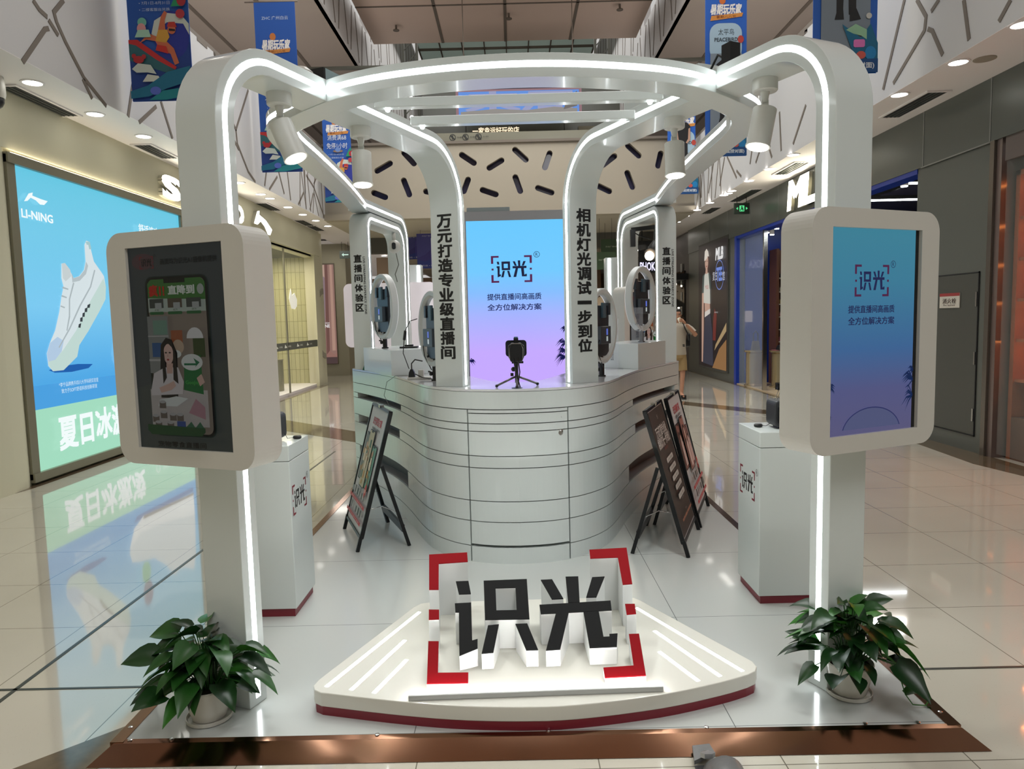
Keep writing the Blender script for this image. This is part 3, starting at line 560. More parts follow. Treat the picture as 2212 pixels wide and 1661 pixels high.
for y in (15.2, 15.8, 16.7, 17.5): a.poly([(y, -.03), (y+.06, .05), (y+.1, .02), (y+.2, -.02), (y+.12, -.03)], (225, 225, 215)); a.text('LI-NING', y+.36, 0, .04, (225, 225, 215), w=.22)
t.part('emblem', a.mb)
b = MB().prism([(0, .3), (.1, .62), (.16, .42), (.3, .5), (.42, .3), (.4, .1), (.28, 0), (.1, .02)], -5.03, -5.02, mat('white_decal', (240, 238, 225), .5, emit=.3), F=lambda y, z, x: (x, 16.3+y*1.4, 1.95+z*.75)); solo('flame_decal', 'white flame shaped decal on the left shop glass', 'decal', b, (-5.02, 16.5, 2.1))
MESHM = mat('perforated_metal', (150, 144, 116), .4, metal=.5, bump=.8, nscale=40)
for i, (y, r, h) in enumerate(((15.75, .26, .86), (16.7, .24, .74))):
    solo('display_drum', ('taller' if i == 0 else 'shorter')+' perforated metal drum behind the left shop glass', 'display stand', MB().lathe([(r, 0), (r, h-.03), (r+.02, h-.02), (r+.02, h)], (-5.62, y, .06), MESHM, 24), (-5.62, y, .06), 'drums in the left shop window')
def shoe(name, lab, x, y, z, s=1, c=(225, 225, 215), rz=0, group=None):
    t = Thing(name, lab, 'shoe', (x, y, z), group, local=True, rz=rz); m = mat('shoe_white_%d' % c[2], c, .6); k = mat('shoe_black', (40, 42, 40), .5)
    b = MB(); b.prism([(0, 0), (.28, 0), (.3, .03), (.29, .06), (.2, .09), (.13, .15), (.03, .14), (-.01, .05)], -.045, .045, m, F=lambda a_, z_, w_: (w_*s, a_*s, (z_+.025)*s)); t.part('upper', b, bevel=.01)
    t.part('sole', MB().prism([(-.015, 0), (.31, 0), (.31, .03), (-.015, .035)], -.05, .05, k, F=lambda a_, z_, w_: (w_*s, a_*s, z_*s)))
    return t
shoe('display_shoe', 'white sneaker on the taller drum, left one of the pair', -5.68, 15.6, .93, 1.2, rz=.5, group='sneakers in the left shop window')
shoe('display_shoe', 'white sneaker on the taller drum, right one of the pair', -5.52, 15.75, .93, 1.2, rz=.3, group='sneakers in the left shop window')
shoe('display_shoe', 'white sneaker standing on the shorter drum', -5.6, 16.6, .81, 1.2, rz=.6, group='sneakers in the left shop window')
# end wall poster
t = Thing('wall_poster', 'narrow tall poster of dusty pink fabric folds on the far left end wall', 'poster', (-5.65, 21.98, 1.9))
t.part('poster_border', MB().box(-5.92, -5.36, 21.97, 22, .36, 3.42, P((96, 84, 70))))
a = Art((-5.9, 21.965, .38), (1, 0, 0), UPZ, (0, -1, 0), .002, mk=lambda c: E(c, .75))
a.rect(0, .52, 0, 3.0, (158, 122, 112)); a.poly([(0, 2.6), (.24, 2.6), (.24, 3), (0, 3)], (196, 166, 150)); a.poly([(0, .3), (.16, .3), (.26, 2.6), (.1, 2.72), (0, 2.6)], (150, 128, 134)); a.poly([(.2, .3), (.3, .3), (.34, 3), (.25, 3)], (120, 84, 78)); a.poly([(.38, .4), (.48, .4), (.47, 3), (.4, 3)], (190, 152, 136)); a.rect(0, .52, 0, .28, (84, 66, 66)); a.poly([(.0, .28), (.1, .36), (.2, .27), (.3, .4), (.42, .28), (.52, .34), (.52, .2), (0, .2)], (160, 118, 108))
a.text('Collection', .2, 1.25, .07, (245, 240, 240), w=.26); a.text('NINE', .2, 1.15, .09, (245, 240, 240), bold=.04, w=.26)
t.part('picture', a.mb)
# far left opening
struct('wall_back_left', MB().box(-5.0, -4.3, 27, 27.1, 0, 4, mat('far_left_wall', (150, 128, 104), .6)))
# ================================================================== ceiling fittings
def names(lst, pre): return lst
def downlight(x, y, z, lab, grp, r=.085):
    t = Thing('downlight', lab, 'ceiling light', (x, y, z), grp)
    b = MB(); b.lathe([(r*1.25, 0), (r*1.25, -.008), (r, -.01)], (x, y, z), SOFF, 20, cap=False); t.part('trim_ring', b)
    t.part('lens', MB().lathe([(r, -.004), (r, -.007)], (x, y, z), mat('downlight_lens', (255, 252, 244), .4, emit=14.0), 20))
    return t
ordn = ['nearest', 'second', 'third', 'fourth', 'fifth', 'sixth', 'seventh', 'eighth', 'ninth', 'tenth', 'eleventh', 'twelfth', 'thirteenth', 'fourteenth', 'fifteenth', 'sixteenth', 'seventeenth', 'eighteenth']
for i, (x, y) in enumerate(DL): downlight(x, y, 4.0, 'round downlight in the left soffit, %s from the camera' % ordn[i], 'downlights in the left soffit')
for i, (x, y) in enumerate(DR[:1]+DR[1:]): downlight(x, y, 4.0, 'round downlight in the right soffit, %s from the camera' % ordn[i], 'downlights in the right soffit')
for i in range(7): downlight(-4.55, 23.5+i*1.3, 4.0 if False else 3.99, 'round downlight in the far left corridor soffit beyond the bridge, %s in its row' % ordn[i], 'downlights beyond the bridge on the left', .1)
for i in range(7): downlight(4.6, 22+i*1.5, 3.99, 'round downlight in the far right corridor soffit beyond the bridge, %s in its row' % ordn[i], 'downlights beyond the bridge on the right', .1)
for (x, y, l) in ((-5.6, 10.0, 'lone upper gallery downlight beside the left banners'), (5.0, 10.3, 'lone upper gallery downlight beside the right banners')): downlight(x, y, 8.93, l, 'upper gallery downlights', .14)
def vent(x, y0, y1, lab, grp):
    t = Thing('air_vent', lab, 'air vent', (x, (y0+y1)/2, 4.0), grp); w_ = .11
    b = MB(); z = 3.985
    b.box(x-w_-.03, x+w_+.03, y0-.03, y0, z, 4.0, SOFF).box(x-w_-.03, x+w_+.03, y1, y1+.03, z, 4.0, SOFF).box(x-w_-.03, x-w_, y0, y1, z, 4.0, SOFF).box(x+w_, x+w_+.03, y0, y1, z, 4.0, SOFF); t.part('frame', b)
    t.part('dark_slot', MB().box(x-w_, x+w_, y0, y1, 3.992, 3.998, DARK)); c = MB()
    for dx in (-.05, .0, .05): c.box(x+dx-.004, x+dx+.004, y0, y1, 3.984, 3.993, GREYP)
    t.part('slat', c)
vl = ['long dark slot air vent in the left soffit, nearest the camera', 'short dark slot air vent in the left soffit, second from the camera', 'dark slot air vent in the left soffit above the lit emblem', 'dark slot air vent in the left soffit, outer one of the far pair', 'dark slot air vent in the left soffit, inner one of the far pair',
      'long dark slot air vent in the right soffit, nearest the camera', 'dark slot air vent in the right soffit behind the arch leg', 'dark slot air vent in the right soffit above the exit sign', 'dark slot air vent in the right soffit, farthest']
for l, ((x0, y0), (x1, y1)) in zip(vl, VE): vent((x0+x1)/2 if abs(x0) < 5 else 4.8*(1 if x0 > 0 else -1), min(y0, y1), max(y0, y1)+.15, l, 'slot vents in the soffits')
solo('speaker_grille', 'round beige speaker grille beside a downlight in the right soffit', 'speaker grille', MB().lathe([(.1, 0), (.1, -.006), (.08, -.01)], (4.63, 7.2, 4.0), mat('grille', (160, 150, 136), .6, bump=.6, nscale=90), 24), (4.63, 7.2, 4.0))
t = Thing('security_camera', 'white dome security camera at the far left edge under the soffit', 'camera', (-4.85, 7.0, 4.0)); t.part('housing', MB().lathe([(.09, 0), (.1, -.08), (.1, -.16), (.09, -.2)], (-4.85, 7.0, 4.0), WARM, 18)); t.part('dome', MB().ball((-4.85, 7.0, 3.78), .085, BLACK, 14))
def exitsign(x, y, z, lab, arrow):
    t = Thing('exit_sign', lab, 'exit sign', (x, y, z)); t.part('case', MB().box(x-.16, x+.16, y-.02, y+.02, z-.11, z+.11, mat('exit_case', (26, 44, 34), .4)))
    t.part('rod', MB().box(x-.1, x-.09, y-.005, y+.005, z+.11, 4.0 if z < 3.9 else z+.2, DARK).box(x+.09, x+.1, y-.005, y+.005, z+.11, 4.0, DARK))
    a = Art((x, y-.021, z), (1, 0, 0), UPZ, (0, -1, 0), .001, mk=lambda c: E(c, 1.0))
    if arrow: a.poly([(-.1, 0), (-.04, .05), (-.04, .015), (.1, .015), (.1, -.015), (-.04, -.015), (-.04, -.05)], (200, 230, 215))
    else:
        a.rect(-.05, .05, -.06, .06, (90, 220, 140)); a.oval(0, .035, .014, .014, (20, 50, 34)); a.poly([(-.015, .02), (.02, .02), (.035, -.045), (.015, -.045), (0, -.01), (-.03, -.05), (-.04, -.04), (-.015, 0)], (20, 50, 34)); a.poly([(-.12, 0), (-.08, .03), (-.08, -.03)], (90, 220, 140)); a.poly([(.12, 0), (.08, .03), (.08, -.03)], (90, 220, 140))
    t.part('pictogram', a.mb)
exitsign(4.76, 15, 3.75, 'small green running man exit sign hung under the right soffit', False)
exitsign(-4.9, 21.5, 3.62, 'small dark sign with a white left arrow hung on the far left', True)
# ================================================================== hanging banners
BL = (38, 88, 172)
def banner_sea(x, y, z0, h, w_, lab):
    t = Thing('hanging_banner', lab, 'banner', (x, y, z0), 'summer sea banners on the left')
    t.part('cloth', MB().box(x, x+w_, y, y+.006, z0, z0+h, P(BL)))
    t.part('hanging_rod', MB().tube([(-4.31, y+.01, z0+h+.01), (x+w_+.05, y+.01, z0+h+.01)], .012, GROOVE, 6))
    a = Art((x, y-.0015, z0), (1, 0, 0), UPZ, (0, -1, 0), .0012)
    W_ = w_; H = h
    a.text('ZHC 广州白云', W_/2, H-.25, .06, (200, 215, 235), w=.44)
    a.oval(W_/2-.05, H-.55, .05, .06, (200, 120, 60)); a.text('暑期玩乐家', W_/2, H-.68, .16, (244, 240, 236), bold=.05, w=.46, shear=.1); a.poly([(.1, H-.84), (.56, H-.8), (.58, H-.74), (.12, H-.77)], (206, 138, 70)); a.text('暑期八八节', W_/2, H-.79, .04, (120, 60, 30), w=.3)
    a.flush(t, 'banner_title')
    a.text('消费满68', W_/2, 1.42, .12, (225, 232, 240), w=.42); a.text('免停1小时', W_/2, 1.24, .13, (228, 232, 240), w=.46); a.text('• 7月1日-8月31日', W_/2-.03, 1.05, .035, (190, 205, 230), w=.34); a.text('• 二楼客服台兑换', W_/2-.03, .98, .035, (190, 205, 230), w=.34)
    a.flush(t, 'banner_text')
    # sea picture
    a.poly([(.0, .0), (W_, 0), (W_, .62), (.5, .72), (.3, .5), (0, .66)], (34, 66, 140)); a.oval(.48, .7, .2, .26, (44, 54, 150)); a.poly([(.26, .72), (.3, .86), (.44, .94), (.6, .92), (W_, .82), (W_, .7), (.62, .82), (.44, .84), (.34, .76), (.32, .66)], (208, 214, 204))
    a.poly([(0, .62), (.12, .62), (.5, .34), (.46, .28), (.16, .38), (0, .44)], (52, 104, 112)); a.poly([(0, .66), (.1, .66), (.34, .48), (.52, .36), (.5, .33), (.3, .44), (.08, .6), (0, .62)], (196, 48, 50))
    a.poly([(.12, .62), (.2, .66), (.3, .64), (.34, .56), (.46, .5), (.5, .38), (.55, .4), (.5, .56), (.42, .64), (.34, .68), (.24, .72), (.18, .68)], (206, 112, 78)); a.poly([(.3, .64), (.42, .62), (.46, .68), (.44, .76), (.34, .76)], (214, 160, 66)); a.poly([(.34, .76), (.38, .9), (.42, .96), (.45, .94), (.42, .86), (.42, .76)], (206, 112, 78)); a.oval(.49, .76, .045, .05, (206, 112, 78)); a.poly([(.44, .79), (.55, .78), (.53, .84), (.46, .84)], (196, 60, 50)); a.poly([(.46, .77), (.53, .76), (.53, .74), (.46, .745)], (30, 26, 30)); a.poly([(.3, .54), (.44, .5), (.42, .58), (.32, .6)], (200, 52, 44))
    a.oval(.33, 1.12, .11, .03, (150, 120, 90)); a.oval(.33, 1.15, .06, .05, (110, 140, 200)); a.oval(.17, .84, .05, .05, (120, 190, 170)); a.oval(.16, .77, .05, .06, (226, 160, 160)); a.poly([(.08, .68), (.12, .76), (.24, .76), (.26, .68)], (170, 212, 190))
    a.poly([(.5, 1.0), (.62, 1.0), (W_, 1.1), (W_, 1.2), (.56, 1.12)], (40, 150, 100)); a.oval(.62, 1.06, .05, .06, (170, 50, 60)); a.oval(.6, .92, .05, .05, (184, 60, 70))
    a.oval(.11, .44, .06, .04, (180, 48, 52)); a.oval(.06, .48, .025, .025, (180, 48, 52)); a.oval(.17, .47, .025, .025, (180, 48, 52))
    a.poly([(.03, .34), (.1, .4), (.24, .38), (.3, .28), (.2, .3), (.08, .3)], (206, 214, 204)); a.poly([(.14, .2), (.2, .28), (.32, .26), (.36, .18), (.26, .2)], (214, 216, 204)); a.poly([(0, .1), (.2, .16), (.42, .3), (W_, .36), (W_, .2), (.4, .12), (.2, .04), (0, .02)], (30, 110, 140)); a.poly([(.2, .0), (.36, .1), (W_, .14), (W_, .05), (.4, .0)], (28, 130, 140)); a.oval(.28, .1, .06, .045, (90, 110, 200))
    t.part('printed_picture', a.mb)
banner_sea(-4.19, 8.3, 4.13, 2.75, .68, 'blue summer sea banner hanging on the left, nearest the camera')
banner_sea(-4.16, 12.4, 4.17, 2.75, .68, 'blue summer sea banner hanging on the left, middle one of three')
banner_sea(-4.12, 16.4, 4.3, 2.3, .62, 'blue summer sea banner hanging on the left, farthest of three')
def banner_model(x, y, z0, h, w_, lab):
    t = Thing('hanging_banner', lab, 'banner', (x, y, z0), 'fashion banners on the right')
    t.part('cloth', MB().box(x, x+w_, y, y+.006, z0, z0+h, P((36, 96, 190))))
    t.part('hanging_rod', MB().tube([(x-.05, y+.01, z0+h+.01), (4.31, y+.01, z0+h+.01)], .012, GROOVE, 6))
    a = Art((x, y-.0015, z0), (1, 0, 0), UPZ, (0, -1, 0), .0012); H = h
    a.text('ZHC 广州白云', .34, H-.12, .06, (200, 215, 235), w=.44); a.oval(.28, H-.27, .05, .05, (206, 110, 50)); a.text('暑期玩乐家', .34, H-.4, .16, (244, 240, 236), bold=.05, w=.5, shear=.1); a.poly([(.08, H-.58), (.6, H-.52), (.62, H-.46), (.1, H-.5)], (214, 142, 66)); a.text('暑期八八节', .34, H-.52, .045, (130, 60, 20), w=.32)
    a.flush(t, 'banner_title')
    a.poly(rrect(.07, .6, H-1.2, H-.62, .16), (170, 196, 214)); a.text('太平鸟', .34, H-.76, .1, (50, 60, 70), w=.26); a.text('PEACEBIRD', .34, H-.88, .06, (50, 60, 70), bold=.02, w=.38); a.oval(.58, H-.88, .05, .06, (190, 70, 60))
    a.rect(.08, .6, .12, H-1.1, (128, 140, 152))
    K = (26, 26, 28); a.poly([(.24, .62), (.31, .62), (.32, 1.0), (.36, 1.0), (.37, .6), (.45, .58), (.44, 1.2), (.24, 1.2)], K); a.poly([(.22, 1.15), (.46, 1.15), (.5, 1.48), (.42, 1.56), (.28, 1.56), (.18, 1.48)], K); a.poly([(.22, .55), (.32, .55), (.31, .66), (.25, .66)], K); a.poly([(.38, .53), (.5, .55), (.45, .66), (.38, .66)], K)
    a.poly([(.17, 1.44), (.21, 1.42), (.24, 1.2), (.3, 1.12), (.28, 1.1), (.2, 1.18)], (190, 150, 130)); a.poly([(.5, 1.44), (.46, 1.42), (.45, 1.2), (.4, 1.12), (.43, 1.1), (.5, 1.18)], (190, 150, 130)); a.oval(.35, 1.64, .05, .07, (200, 160, 140)); a.oval(.35, 1.69, .055, .045, K)
    a.text('夏装', .14, 1.02, .09, (225, 228, 232), w=.14)
    a.poly([(.3, .5), (.5, .36), (.6, .5), (.68, .3), (.68, 0), (.36, 0), (.42, .2)], (20, 104, 140)); a.poly([(.34, .44), (.44, .5), (.56, .44), (.56, .34), (.5, .38), (.42, .4)], (150, 196, 160)); a.oval(.58, .58, .03, .03, (206, 206, 200)); a.oval(.62, .92, .07, .04, (220, 70, 100)); a.poly(rrect(.42, .54, .26, .34, .02), (224, 120, 190)); a.oval(.6, .2, .06, .07, (30, 130, 190)); a.oval(.5, .18, .05, .04, (206, 90, 80)); a.rect(0, .68, 0, .14, (18, 72, 130)); a.text('3073 (海底捞对面)', .36, .07, .07, (230, 236, 240), bold=.02, w=.56)
    t.part('printed_picture', a.mb)
banner_model(3.26, 7.92, 4.12, 2.8, .68, 'blue fashion banner hanging on the right, nearest the camera')
banner_model(3.28, 12.26, 4.22, 2.75, .68, 'blue fashion banner hanging on the right, middle one of three')
banner_model(3.55, 16.4, 4.3, 2.0, .62, 'blue fashion banner hanging on the right, farthest of three')
for i, (x, y, z, wd, h, lab) in enumerate(((-3.05, 20.45, 3.35, .75, .65, 'purple skyline banner under the bridge, upper left one'), (-2.45, 19.0, 2.98, .72, .9, 'purple skyline banner under the bridge, lower right one'))):
    t = Thing('hanging_banner', lab, 'banner', (x, y, z), 'purple banners under the bridge'); t.part('cloth', MB().box(x, x+wd, y, y+.01, z, z+h, P((62, 60, 130)))); t.part('cord', MB().box(x+.1, x+.106, y, y+.006, z+h, 3.975, DARK).box(x+wd-.1, x+wd-.094, y, y+.006, z+h, 3.975, DARK))
    a = Art((x, y-.003, z), (1, 0, 0), UPZ, (0, -1, 0), .002); a.poly([(0, 0), (wd, 0), (wd, h*.7), (wd*.6, h*.6), (wd*.3, h*.4), (0, h*.3)], (52, 44, 118)); a.poly([(wd*.55, h*.4), (wd, h*.5), (wd, h*.85), (wd*.7, h*.7)], (150, 60, 130)); a.poly([(0, 0), (wd, 0), (wd, h*.35), (wd*.6, h*.3), (wd*.3, h*.2), (0, h*.25)], (34, 48, 124)); a.rect(wd*.5, wd*.53, h*.1, h*.75, (70, 60, 150)); a.text('万达广场 广州白云', wd/2, h*.93, .03, (190, 190, 220), w=wd*.6); a.text('• 万达 • 新天地 •', wd/2, h*.08, .04, (200, 200, 225), w=wd*.8); t.part('printed_picture', a.mb)
for i, (x, y, z, wd, h, lab) in enumerate(((2.3, 18.5, 3.15, .75, .42, 'dark green banner under the bridge, upper one'), (2.05, 17.6, 2.75, .5, .42, 'dark green banner under the bridge, lower one'))):
    t = Thing('hanging_banner', lab, 'banner', (x, y, z), 'green banners under the bridge'); t.part('cloth', MB().box(x, x+wd, y, y+.01, z, z+h, P((46, 66, 34)))); t.part('cord', MB().box(x+.1, x+.106, y, y+.006, z+h, 3.975, DARK).box(x+wd-.1, x+wd-.094, y, y+.006, z+h, 3.975, DARK)); a = Art((x, y-.003, z), (1, 0, 0), UPZ, (0, -1, 0), .002); a.text('万达广场MALL白云店', wd/2, h*.55, .035, (190, 196, 170), w=wd*.7); t.part('lettering', a.mb)
# ================================================================== right side shops
W = MB().box(5.1, 5.3, 7.75, 9.0, 0, 3.34, GREYP).box(5.08, 5.3, -12, 20.8, 3.34, 4.0, GREYP).box(5.1, 5.3, 16.45, 20.8, 0, 3.34, GREYP).box(5.1, 5.3, 9.0, 9.15, 0, 3.34, GREYP)
for y in (7.76, 9.0, 10.6, 12.2, 13.8, 15.4, 17, 18.6): W.box(5.075, 5.08, y, y+.015, 3.34, 4.0, mat('panel_joint', (150, 152, 150), .3, metal=.6))
W.box(5.075, 5.081, 7.7, 9.05, 3.33, 3.345, mat('panel_joint'))
struct('wall_right', W)
o = struct('door_1', MB().box(5.09, 5.1, 7.9, 9.0, .2, 1.98, mat('door_grey', (84, 86, 82), .35, metal=.35)).box(5.088, 5.1, 7.885, 7.897, .18, 2.0, DARK).box(5.088, 5.1, 7.885, 9.0, 1.985, 1.997, DARK).box(5.088, 5.1, 7.885, 9.0, .18, .19, DARK).box(5.08, 5.09, 7.9, 7.925, 1.62, 1.78, CHROME).box(5.08, 5.09, 7.9, 7.925, .98, 1.12, CHROME).box(5.08, 5.09, 7.9, 7.925, .35, .49, CHROME))
t = Thing('hydrant_sign', 'small white hydrant cabinet sign with a red stripe on the grey wall', 'sign', (5.08, 8.38, 1.7)); t.part('plate', MB().box(5.08, 5.088, 8.2, 8.58, 1.61, 1.78, P((196, 190, 180))))
a = Art((5.08, 8.58, 1.61), (0, -1, 0), UPZ, (-1, 0, 0), .001); a.rect(0, .38, .135, .17, (150, 50, 52)); a.text('消火栓', .19, .08, .06, (60, 40, 40), bold=.01, w=.26); a.text('Fire hydrant', .19, .03, .025, (70, 50, 50), w=.22); t.part('lettering', a.mb)
# column strip and orange shelf shop at the right edge
b = MB().box(5.07, 5.1, 7.68, 7.75, 0, 3.34, mat('steel_edge', (130, 124, 118), .2, metal=.8)).box(5.1, 5.23, 7.6, 7.75, 0, 3.34, mat('pinkish_glass', (112, 98, 94), .15, spec=.8)); struct('trim_10', b)
struct('wall_right', MB().box(5.9, 6.0, -12, 7.7, 0, 3.34, P((92, 74, 66))).box(5.23, 6, 7.6, 7.7, 0, 3.34, P((92, 80, 74))).box(5.1, 5.14, -12, 7.55, 3.1, 3.34, P((100, 90, 86))))
WOOD = mat('orange_wood', (150, 84, 50), .45, noise=.25, nscale=5)
t = Thing('wooden_shelving', 'tall orange lit wooden wall shelving at the right edge', 'shelving', (5.4, 7.0, 0))
t.part('back_panel', MB().box(5.6, 5.64, 5.2, 7.5, 0, 3.0, WOOD)); t.part('side_panel', MB().box(5.23, 5.6, 7.5, 7.56, 0, 3.0, WOOD)); t.part('top_panel', MB().box(5.23, 5.6, 5.2, 7.56, 2.95, 3.0, WOOD))
for z in (2.5, 2.08, 1.66, 1.24, .82): t.part('shelf', MB().box(5.25, 5.6, 5.2, 7.5, z, z+.03, WOOD))
t.part('base_cabinet', MB().box(5.23, 5.6, 5.2, 7.5, 0, .45, mat('dark_wood', (86, 56, 42), .5)))
for z in (2.93, 2.49, 2.07, 1.65, 1.23): t.part('shelf_light', MB().box(5.4, 5.43, 5.3, 7.4, z-.012, z-.002, mat('warm_glow', (255, 150, 80), .5, emit=16)))
struct('window_4', MB().box(5.12, 5.13, -12, 7.55, .05, 3.1, GLASSM))
# MLB shop
wall_text('sign_letter', 'big lit white italic letter M on the grey right fascia', 'M', 5.08, 12.85, 3.68, .46, .6, 0, -1, bold=.06, group='lit italic letters on the right fascia', shear=.15)
wall_text('sign_letter', 'big lit white italic letter L on the grey right fascia', 'L', 5.08, 12.25, 3.68, .46, .4, 0, -1, bold=.06, group='lit italic letters on the right fascia', shear=.15)
wall_text('sign_letter', 'big lit white italic letter B on the grey right fascia', 'B', 5.08, 11.7, 3.68, .46, .5, 0, -1, bold=.06, group='lit italic letters on the right fascia', shear=.15)
SB = mat('shop_blue', (28, 60, 165), .3); SD = mat('shop_dark', (40, 42, 48), .6)
struct('wall_right', MB().box(9, 9.2, 9, 16.6, 0, 3.9, SD).box(5.3, 9, 16.4, 16.5, 0, 3.9, SB).box(5.3, 9, 9.0, 9.1, 0, 3.9, SD))
struct('ceiling', MB().box(5.3, 9, 9, 16.5, 3.75, 3.9, mat('shop_ceiling_violet', (58, 58, 84), .6)))
struct('floor', MB().box(5.1, 9, 9, 16.5, 0, .02, mat('shop_floor', (200, 180, 150), .3)))
struct('trim_11', MB().box(5.09, 5.3, 9.15, 16.5, 3.28, 3.34, SB).box(5.08, 5.16, 16.36, 16.5, 0, 3.34, SB).box(5.12, 5.2, 14.7, 14.76, 0, 3.3, CHROME))
struct('window_5', MB().box(5.15, 5.16, 14.76, 16.4, .02, 3.3, mat('shop_glass_blue', (190, 205, 235), .03, alpha=.18, spec=.8)))
area('mlb_light', (6.2, 11.6, 3.6), (1.3, .12), 26, col=(1, .95, .88))
for i, (x, y, w_) in enumerate(((5.9, 11.0, 1.3), (6.6, 12.6, 1.2), (6.3, 15.2, .9))):
    t = Thing('linear_shop_lamp', 'white linear lamp inside the blue shop, %s from the entrance side' % ordn[i], 'lamp', (x, y, 3.5), 'linear lamps inside the blue shop'); t.part('lamp_body', MB().box(x-w_/2, x+w_/2, y-.05, y+.05, 3.5, 3.56, DARK)); t.part('lamp_tube', MB().box(x-w_/2, x+w_/2, y-.04, y+.04, 3.48, 3.5, LED))
for i, (x, y) in enumerate(((5.5, 10.2), (5.8, 9.7), (5.6, 13.5), (5.5, 15.6), (5.75, 16.0), (6.0, 15.0), (5.45, 14.9))):
    t = Thing('shop_spotlight', 'small track spotlight inside the blue shop, %s in the row' % ordn[i], 'spotlight', (x, y, 3.4), 'track spots inside the blue shop'); t.part('lamp_head', MB().lathe([(.05, 0), (.05, .16)], (x, y, 3.32), SOFF, 10)); t.part('lens', MB().lathe([(.045, 0), (.045, .01)], (x, y, 3.305), LED, 10)); t.part('stem', MB().tube([(x, y, 3.48), (x, y, 3.75)], .01, DARK, 6))
solo('track_rail', 'dark ceiling track rail inside the blue shop', 'rail', MB().box(5.4, 5.44, 9.3, 16, 3.62, 3.66, DARK).box(6.5, 6.54, 9.3, 16, 3.62, 3.66, DARK), (5.5, 12, 3.6))
# cap shelving
t = Thing('cap_shelving', 'tall wooden shelving stacked with caps in the blue shop', 'shelving', (6.3, 16.1, 0))
WD2 = mat('shelf_brown', (110, 70, 52), .5)
t.part('back_panel', MB().box(5.84, 6.9, 16.3, 16.34, 0, 3.0, WD2)); t.part('side_panel', MB().box(5.82, 5.88, 15.9, 16.34, 0, 3.0, WD2))
SZ = [2.35, 2.05, 1.78, 1.5, 1.22, .95, .68]
for z in SZ: t.part('shelf', MB().box(5.88, 6.9, 15.9, 16.3, z, z+.02, mat('shelf_edge', (190, 180, 165), .5)))
t.part('base_cabinet', MB().box(5.84, 6.9, 15.9, 16.3, 0, .45, WD2))
cc_ = [(40, 40, 44), (190, 120, 120), (60, 50, 50), (200, 190, 170), (40, 60, 90), (206, 110, 130), (196, 160, 100), (110, 40, 44), (190, 180, 160), (206, 130, 130)]
lv = ['top shelf', 'second shelf', 'third shelf', 'fourth shelf', 'fifth shelf', 'sixth shelf', 'lowest shelf']; cn = {0: 'left end', 1: 'middle', 2: 'right end'}
for i, z in enumerate(SZ):
    for j in range(3):
        c = cc_[(i*3+j) % 10]; x = 6.02+j*.3; q = Thing('baseball_cap', 'baseball cap on the %s of the blue shop shelving, %s' % (lv[i], cn[j]), 'cap', (x, 16.05, z+.02), 'caps on the blue shop shelving'); m = mat('cap_%d_%d' % (c[0], c[1]), c, .8)
        q.part('crown', MB().lathe([(.09, 0), (.09, .04), (.07, .09), (.01, .115)], (x, 16.08, z+.02), m, 12)); q.part('brim', MB().prism(arc(0, 0, .085, 180, 360, 6), 0, .008, m, F=lambda a_, b_, h_: (x+a_, 16.02+b_*1.2, z+.025+h_)))
BARR = mat('silver_barrel', (178, 160, 128), .25, metal=.7, bump=.4, nscale=12)
for i, (x, y) in enumerate(((5.32, 15.75), (5.72, 15.3))):
    solo('display_barrel', ('left' if i == 0 else 'right')+' shiny metal barrel in the blue shop window', 'display stand', MB().lathe([(.24, 0), (.24, .02), (.2, .05), (.2, .72), (.24, .75), (.24, .78)], (x, y, .02), BARR, 28), (x, y, .02), 'barrels in the blue shop window')
t = Thing('handbag', 'small patterned handbag with a dark handle on the left barrel', 'bag', (5.32, 15.75, .8)); t.part('bag_body', MB().prism([(-.09, 0), (.09, 0), (.06, .2), (-.06, .2)], -.05, .05, mat('bag_print', (110, 100, 92), .6, noise=.6, nscale=60), F=lambda a_, z_, w_: (5.32+a_, 15.75+w_, .8+z_))); t.part('bag_handle', MB().tube([(5.27, 15.75, .99), (5.27, 15.75, 1.15), (5.32, 15.75, 1.22), (5.37, 15.75, 1.15), (5.37, 15.75, .99)], .012, BLACK, 8))
t = Thing('baseball_cap', 'black and pink cap lying on the right barrel', 'cap', (5.72, 15.3, .8)); t.part('crown', MB().lathe([(.13, 0), (.13, .05), (.1, .11), (.01, .14)], (5.74, 15.3, .8), BLACK, 16)); t.part('brim', MB().prism(arc(0, 0, .12, 90, 270, 6), 0, .01, mat('pink_cloth', (200, 130, 130), .8), F=lambda a_, b_, h_: (5.63+a_, 15.3+b_, .805+h_)))
